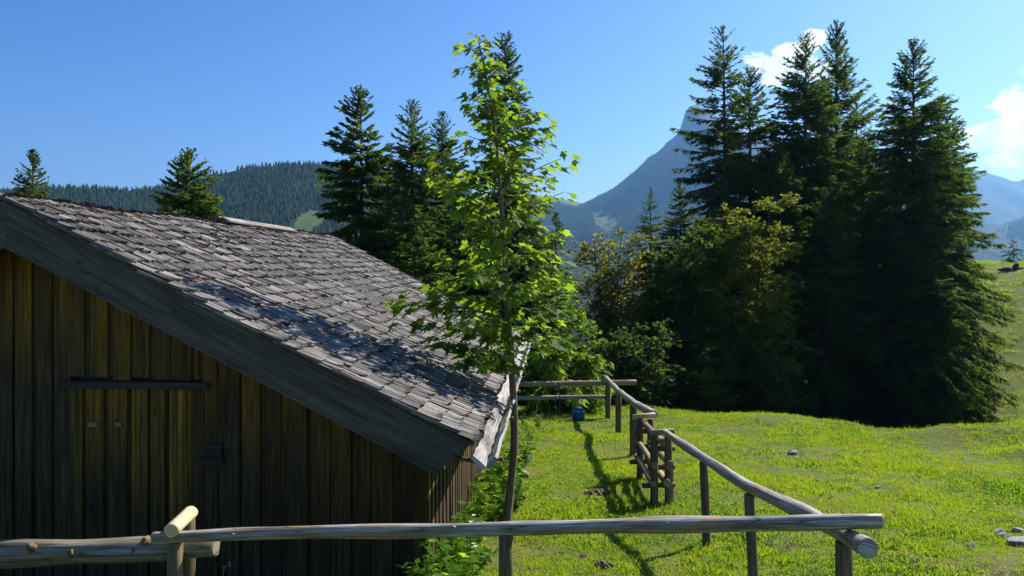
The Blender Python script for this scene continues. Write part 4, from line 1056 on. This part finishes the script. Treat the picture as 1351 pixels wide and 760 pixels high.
nlimb = 58
LOW = [(400, -1.42, -.25), (425, -1.30, -.5), (452, -.95, -.35), (382, -1.1, .3), (470, -.62, -.2), (215, -.98, -.2), (232, -.9, .3), (165, .82, -.2)]
for i in range(nlimb + len(LOW)):
    y = 50 + (i + qm.random()) / nlimb * 432
    if i >= nlimb: y = LOW[i - nlimb][0]
    hw = [np.interp(y, [h[0] for h in HW], [h[j] for h in HW]) * K for j in (1, 2)]
    az = i * 2.39996 + qm.uniform(-.4, .4); ca, sa = math.cos(az), math.sin(az)
    reach = (hw[1] if ca > 0 else hw[0]) * abs(ca) + .5 * (hw[0] + hw[1]) * abs(sa) * .85
    reach = min(reach, 1.05 + .45 * abs(ca)) * qm.uniform(.55, 1.0)
    rise = (.55 if y < 350 else .18) * reach
    if i >= nlimb: ca, sa = LOW[i - nlimb][1:]; reach = 1.0; rise = .3; 
    b = tr_at(min(495, y + rise / K * .95)); tip = tr_at(y) + Vector((ca * reach, sa * reach, 0)); tip.z += qm.uniform(-.05, .05)
    mid = b.lerp(tip, .5) + Vector((0, 0, .06 * reach))
    mbl = MB(); mbl.log([b, mid, tip], [.006 + .008 * reach, .005 + .004 * reach, .003], 6, .03, i, sub=.2, cap=False); maple.part('limb', mbl, M_MBARK)
    nl = int(7 + reach * (23 if i < nlimb else 24))
    for j in range(nl):
        t = qm.random() ** .62; p = b.lerp(mid, t * 2) if t < .5 else mid.lerp(tip, t * 2 - 1)
        cg = lambda s_: max(-1.5 * s_, min(1.5 * s_, qm.gauss(0, s_))); o = Vector((cg(1), cg(1), cg(.45))) * ((.085 + .05 * reach) if i < nlimb else .075); leaves.append((p + o, (p + o - b)))
for j in range(60):                 # leaves along the leading shoot
    p = tr_at(qm.uniform(44, 200)); o = Vector((max(-.1, min(.1, qm.gauss(0, .08))), max(-.1, min(.1, qm.gauss(0, .08))), qm.gauss(0, .04))); leaves.append((p + o, o))
# one late leaf on the lower trunk
pl_ = P(697, 505, MY - .1); leaves.append((pl_, Vector((1, 0, -.2))))
mbl = MB(); mbl.log([P(676, 488, MY), P(687, 498, MY - .05), pl_], .004, 5, 0, 1, sub=.1); maple.part('limb', mbl, M_MBARK)
HLF = [(0, 0), (.17, -.13), (.33, -.12), (.47, -.04), (.36, .10), (.44, .17), (.64, .40), (.50, .40), (.46, .50), (.30, .45), (.20, .48), (.24, .62), (.13, .70), (.12, .84), (0, 1.0)]
def maple_leaf(seed):
    q = random.Random(seed); fold = q.uniform(.05, .45); dr = q.uniform(.05, .5); pts = HLF + [(-x, y) for (x, y) in HLF[-2:0:-1]]
    wv = q.uniform(0, 6.28)
    def z(x, y): return abs(x) * fold - dr * (y ** 2) * .5 - .35 * x * x + .05 * math.sin(5 * x + wv + 4 * y)
    V = [(x * .98 + q.uniform(-.02, .02), y + q.uniform(-.02, .02), z(x, y)) for (x, y) in pts]; n_ = len(V)
    V += [(0, .32, z(0, .32))]
    Fc = [(i, (i + 1) % n_, n_) for i in range(n_)]
    # petiole
    b = len(V); V += [(-.012, 0, 0), (.012, 0, 0), (.012, -.5, .12), (-.012, -.5, .12)]
    Fc += [(b, b + 1, b + 2), (b, b + 2, b + 3)]
    return np.array(V), np.array(Fc)
ML = [maple_leaf(500 + k) for k in range(8)]
MLM = [mesh_np('leaf', v, f, M_MAPLE) for v, f in ML]
mats_ = []
for (p, o) in leaves:
    out_ = Vector((o.x, o.y, 0)); out_ = out_.normalized() if out_.length > .02 else Vector((qm.uniform(-1, 1), qm.uniform(-1, 1), 0)).normalized()
    y_ = (out_ + Vector((qm.gauss(0, .45), qm.gauss(0, .45), -qm.uniform(.0, .75)))).normalized()
    n_ = (Vector((0, 0, 1)) + Vector((qm.gauss(0, .45), qm.gauss(0, .45), 0)) + out_ * .25)
    x_ = y_.cross(n_).normalized(); n_ = x_.cross(y_)
    hfrac = max(0, min(1, (p.z - 2) / 4.5)); s_ = qm.uniform(.095, .175) * (1.05 - .28 * hfrac)
    mats_.append((s_, Matrix(((x_.x * s_, y_.x * s_, n_.x * s_, p.x), (x_.y * s_, y_.y * s_, n_.y * s_, p.y), (x_.z * s_, y_.z * s_, n_.z * s_, p.z), (0, 0, 0, 1)))))
mats_.sort(key=lambda t: -t[0] / t[1][1][3] ** 2)
mcr = None
BV, BF, BR = [], [], []; off = 0
for i, (s_, Mx) in enumerate(mats_):
    k = qm.randrange(8)
    if i < 300: maple.piece('leaf', MLM[k], Mx, maple.o)
    else:
        v, f = ML[k]; A = np.array(Mx); BV.append((np.c_[v, np.ones(len(v))] @ A.T)[:, :3]); BF.append(f + off); off += len(v); BR.append(np.full(len(f), qm.random()))
maple.part('foliage', mesh_np('foliage', np.concatenate(BV), np.concatenate(BF), M_MAPLE, attrs={'rnd': ('FACE', np.concatenate(BR))}, loc=maple.loc), None, kind='stuff')

# ------------------------------------------------------------------ weeds along the barn
def weed(seed, h, nlf, lw, flower=0, fl_only_top=True):
    q = np.random.default_rng(seed); VV, FF = [], []; off = 0
    ns = 4
    stems = []
    for s_ in range(ns):
        d = np.array([q.normal(0, .3), q.normal(0, .3), 1.0]); d /= np.linalg.norm(d); L = h * q.uniform(.6, 1.1)
        t = np.linspace(0, 1, 5)[:, None]; pth = d * L * t + np.array([d[0], d[1], -.15]) * (t ** 2) * L * .4; stems.append(pth)
    v_, f_ = tube_np(np.array(stems), np.full(ns, .006), np.full(ns, .003), 4); sv, sf_ = v_, f_
    n_ = nlf; si = q.integers(0, ns, n_); tt = q.random(n_) ** .8; st_ = np.array(stems); fi = tt * 4; i0 = np.minimum(fi.astype(int), 3); fr = (fi - i0)[:, None]
    p = st_[si, i0] * (1 - fr) + st_[si, i0 + 1] * fr
    a = q.uniform(0, 6.28, n_); ax = nrm(np.stack([np.cos(a), np.sin(a), q.uniform(-.4, .5, n_)], 1)); sd = nrm(np.cross(ax, np.array([0, 0, 1.]) + q.normal(0, .3, (n_, 3))))
    L = lw * q.uniform(.6, 1.3, n_); v2, f2, r2 = quads_from(p, ax, sd, L, L * .55, q.random(n_))
    return sv, sf_, v2, f2, st_
def weed_meshes(seed, h, nlf, lw):
    sv, sf_, v2, f2, st_ = weed(seed, h, nlf, lw)
    return mesh_np('stem', sv, sf_, M_WEED), mesh_np('foliage', v2, f2, M_WEED), st_
wm = [weed_meshes(600 + k, .30 + .08 * k, 190, .085) for k in range(4)]
def eave_x(d, u): return bl_(WIN + u, d, 0)
qw = random.Random(33); protos = []
for i in range(44):
    d = qw.uniform(-.6, 9.0); u = qw.uniform(.12, .62 + .1 * (d > 2)); p = eave_x(d, u)
    if p.x > -.42 and p.y < 10.45: p = eave_x(d, qw.uniform(.1, .3))
    if p.x > -.42 and 8.8 < p.y < 10.45: continue
    k = qw.randrange(4); T_ = Thing('weed_plant', 'leafy green weed growing in the strip along the side wall of the barn', 'plant', (p.x, p.y, gz(p.x, p.y) - .02), 'weeds along the side wall of the barn')
    T_.o.rotation_euler = (0, 0, qw.uniform(0, 6.28)); s_ = qw.uniform(.7, 1.3); T_.o.scale = (s_,) * 3
    T_.part('stem', wm[k][0], None); T_.part('foliage', wm[k][1], None)
# white flowering plants
def flower_plant(x, y, seed, lab, h=.5, nfl=9):
    st_m, fo_m, st_ = weed_meshes(seed, h, 60, .11); T_ = Thing('flowering_plant', lab, 'plant', (x, y, gz(x, y) - .02))
    T_.part('stem', st_m, None); T_.part('foliage', fo_m, None); q = np.random.default_rng(seed)
    V, Fq = [], []; off = 0
    for s_ in st_:
        for j in range(nfl // len(st_) + 1):
            c = s_[-1] + q.normal(0, .04, 3); n_ = 7; a = np.arange(n_) / n_ * 6.283
            ax = nrm(np.stack([np.cos(a), np.sin(a), np.full(n_, .5)], 1)); sd = nrm(np.cross(ax, np.array([0, 0, 1.])))
            v, f, _ = quads_from(np.repeat(c[None], n_, 0), ax, sd, np.full(n_, .035), np.full(n_, .028), None); V.append(v); Fq.append(f + off); off += len(v)
    T_.part('blossom', mesh_np('blossom', np.concatenate(V), np.concatenate(Fq), M_PETAL), None)
x, y, z = ray_ground(612, 760); flower_plant(x, y, 700, 'white flowered weed at the near corner of the barn below the rail', .5, 12)
x, y, z = ray_ground(628, 735); flower_plant(x - .1, y, 701, 'white flowered weed under the gutter end beside the wall', .45, 9)
# thistle with dry heads behind the maple trunk
def thistle(px, py, seed, lab, h, mat1, nm='thistle'):
    x, y, z = ray_ground(px, py); sv, sf_, v2, f2, st_ = weed(seed, h, 70, .12); T_ = Thing(nm, lab, 'plant', (x, y, z - .02))
    T_.part('stem', mesh_np('stem', sv, sf_, M_DRY), None); T_.part('foliage', mesh_np('foliage', v2, f2, mat1), None)
    q = np.random.default_rng(seed); V, Fq = [], []; off = 0
    for s_ in st_:
        for j in range(3):
            n_ = 12; c = s_[-1] + q.normal(0, .05, 3); ax = nrm(q.normal(0, 1, (n_, 3)) + np.array([0, 0, .6])); sd = nrm(np.cross(ax, q.normal(0, 1, (n_, 3))))
            v, f, _ = quads_from(np.repeat(c[None], n_, 0), ax, sd, np.full(n_, .05), np.full(n_, .018), None); V.append(v); Fq.append(f + off); off += len(v)
    T_.part('seed_head', mesh_np('seed_head', np.concatenate(V), np.concatenate(Fq), M_DRY), None)
thistle(700, 580, 710, 'tall thistle with dry grey seed heads right of the maple trunk', .75, M_WEED)
thistle(712, 566, 711, 'lower thistle clump with grey seed heads beside the tall thistle', .5, M_WEED)
thistle(694, 600, 712, 'leafy thistle touching the maple trunk near the stone block', .6, M_WEED)
# dry stalk by the gable and a dead seedling near the trunk
p = P(294, 770, 6.7); mb = MB(); z0 = gz(p.x, p.y)
dst = Thing('dry_stalk', 'thin dry grass stalk before the gable right of the crossed logs', 'plant', (p.x, p.y, z0))
mb.log([(p.x, p.y, z0), (p.x + .0, p.y, P(0, 748, 6.7).z), P(300, 740, 6.7), P(305, 747, 6.7)], [.005, .004, .003, .002], 5, 0, 1, sub=.05); dst.part('stem', mb, M_DRY)
mb = MB(); mb.log([P(302, 742, 6.7), P(304, 748, 6.7)], [.010, .006], 6, .2, 1, sub=.03); mb.log([P(294, 752, 6.7), P(296, 747, 6.7)], [.006, .010], 6, .2, 1, sub=.03); dst.part('seed_head', mb, M_DRY)
# molehills
for i, (px, py, r_, lab) in enumerate(((796, 750, .13, 'small heap of dry brown earth in the paddock behind the front rail'), (770, 738, .08, 'smaller heap of brown earth left of the bigger one'), (788, 652, .2, 'patch of bare earth left of the stile'))):
    x, y, z = ray_ground(px, py); me = bpy.data.meshes.new('earth_heap'); qh = np.random.default_rng(270 + i); VV, FF = [], []
    for j in range(26):
        cl = rock_mesh(900 + i * 40 + j, 1, 1, .8); k_ = r_ * qh.uniform(.10, .26); a_ = qh.uniform(0, 6.28); d_ = r_ * qh.uniform(0, 1) ** .7
        b_ = len(VV); VV += [(math.cos(a_) * d_ + v.co.x * k_, math.sin(a_) * d_ * .8 + v.co.y * k_, max(0, r_ * .28 * (1 - d_ / r_)) + v.co.z * k_) for v in cl.vertices]; FF += [[b_ + t for t in f.vertices] for f in cl.polygons]
        bpy.data.meshes.remove(cl)
    me.from_pydata(VV, [], FF); me.materials.append(M_SOIL)
    single('earth_heap', me, lab, 'earth heap', (x, y, z + r_ * .05))
# tree stump and bank on the hillside at right
for i, (px, py, lab) in enumerate(((1328, 358, 'weathered stump on the sunny hillside near the skyline'), (1337, 356, 'broken snag beside the hillside stump'))):
    x, y, z = None, None, None
    for Y in np.arange(38, 90, .25):
        X = (px - CX) / F * Y
        if gz(X, Y) > CZ - (py - HY) / F * Y: x, y, z = X, Y, gz(X, Y); break
    if x is None: x, y = (px - CX) / F * 70, 70; z = gz(x, y)
    mb = MB(); mb.log([(x, y, z - .3), (x + .3 * i, y, z + .25 + .2 * i)], [.5 - .15 * i, .34 - .14 * i], 9, .2, 95 + i, sub=.2)
    mb.log([(x, y, z), (x + .8 - 1.6 * (1 - i), y - .1, z + .12)], [.2, .07], 7, .2, 97 + i, sub=.2)
    single('tree_stump', mb.mesh('tree_stump', M_BARK, (x, y, z)), lab, 'stump', (x, y, z))

# ------------------------------------------------------------------ grass
def clump(seed, nb, h, wd, spread, material, broad=False):
    q = np.random.default_rng(seed); b = np.stack([q.normal(0, spread, nb), q.normal(0, spread, nb), np.zeros(nb)], 1)
    a = q.uniform(0, 6.283, nb); ln = q.uniform(.15, 1.0, nb)
    d = nrm(np.stack([np.cos(a) * ln, np.sin(a) * ln, np.ones(nb)], 1)); H = h * q.uniform(.5, 1.2, nb)
    side = nrm(np.cross(d, q.normal(0, 1, (nb, 3)))) * wd
    if broad:
        ax = nrm(d * np.array([1, 1, .45])); v, f, _ = quads_from(b + d * (H * .3)[:, None], ax, nrm(np.cross(ax, np.array([0, 0, 1.]))), H, H * .62, None)
        return mesh_np('clump', v, f, material)
    m1 = b + d * (H * .55)[:, None]; dd = nrm(d + np.stack([np.cos(a), np.sin(a), np.full(nb, -.5)], 1) * (.5 * ln)[:, None]); tip = m1 + dd * (H * .5)[:, None]
    V = np.stack([b - side, b + side, m1 + side * .8, m1 - side * .8, tip], 1).reshape(-1, 3); o = np.arange(nb)[:, None] * 5
    Fq = np.concatenate([o + np.array([[0, 1, 2, 3]]), o + np.array([[3, 2, 4, 4]])], 0)
    V2 = V; tri = np.concatenate([o + np.array([[0, 1, 2]]), o + np.array([[0, 2, 3]]), o + np.array([[3, 2, 4]])], 0)
    return mesh_np('clump', V2, tri, material)
clumps = [clump(800 + k, 20, .042 + .012 * k, .0035, .06, M_GRASS) for k in range(4)] + [clump(810 + k, 12, .045, .004, .06, M_CLOVER, True) for k in range(2)] + [clump(820, 9, .15, .0028, .05, M_GRASS)]
def in_barn(x, y):
    rx = x - RIDGE0.x; ry = y - RIDGE0.y; u = rx * U.x + ry * U.y; d_ = rx * D.x + ry * D.y
    return (np.abs(u) < WIN + .02) & (d_ > G0 - .05) & (d_ < G1)
def grass_points(n, y0, y1, p0, p1, pw, seed):
    q = np.random.default_rng(seed); t = q.random(n)
    e = 1 - pw; y = (y0 ** e + t * (y1 ** e - y0 ** e)) ** (1 / e)
    x = (q.uniform(p0, p1, n) - CX) / F * y
    return x, y, q
x1, y1, q = grass_points(72000, 4.6, 31, 480, 1480, .35, 1)
x2, y2, _ = grass_points(9000, 30, 88, 1235, 1480, .2, 2)
x3, y3, _ = grass_points(2500, 4.6, 8.4, -100, 600, .2, 3)
x = np.concatenate([x1, x2, x3]); y = np.concatenate([y1, y2, y3])
trk = np.abs(y - (11.55 - .62 * x) + (vnoise(x * 2, y * 2, 77) - .5) * 1.0)
bare = ((trk < .22) & (x > 2.6) & (q.random(len(x)) < .5)) | (fbm(x * .8, y * .8, 91, 4) > .545) & (q.random(len(x)) < .8)
ok = ~in_barn(x, y) & ~bare
x, y = x[ok], y[ok]; n_ = len(x); z = ground_z(x, y)
sc = q.uniform(.6, 1.25, n_) * (.45 + 1.3 * fbm(x * 1.1, y * 1.1, 15, 4) ** 1.3) * np.interp(y, [5, 12, 25, 40, 90], [.8, .92, 1.12, 2.2, 4.0])
pat = fbm(x * .5, y * .5, 61, 3)
idx = np.where(q.random(n_) < np.clip((pat - .3) * 1.6, .06, .75), q.integers(4, 6, n_), q.integers(0, 4, n_)); idx = np.where(q.random(n_) < .05, 6, idx)
scatter('grass', np.stack([x, y, z - .006], 1), sc, np.stack([q.normal(0, .12, n_), q.normal(0, .12, n_), q.uniform(0, 6.28, n_)], 1), idx, clumps, 'short sunlit meadow grass and clover on the slope', 'grass')

# ------------------------------------------------------------------ haze
m, nt = mat('haze')
nt.n('ShaderNodeOutputMaterial', {'Volume': nt.n('ShaderNodeVolumePrincipled', {'Color': (.25, .55, 1.0, 1), 'Density': 0.00009, 'Anisotropy': .55}).outputs[0]})
mb = MB(); mb.box((-6800, -400, -260), (1, 0, 0), (0, 1, 0), (0, 0, 1), 13600, 8400, 1130)
single('haze', mb.mesh('haze', m), 'thin blue mountain haze filling the valley', 'haze', kind='stuff')
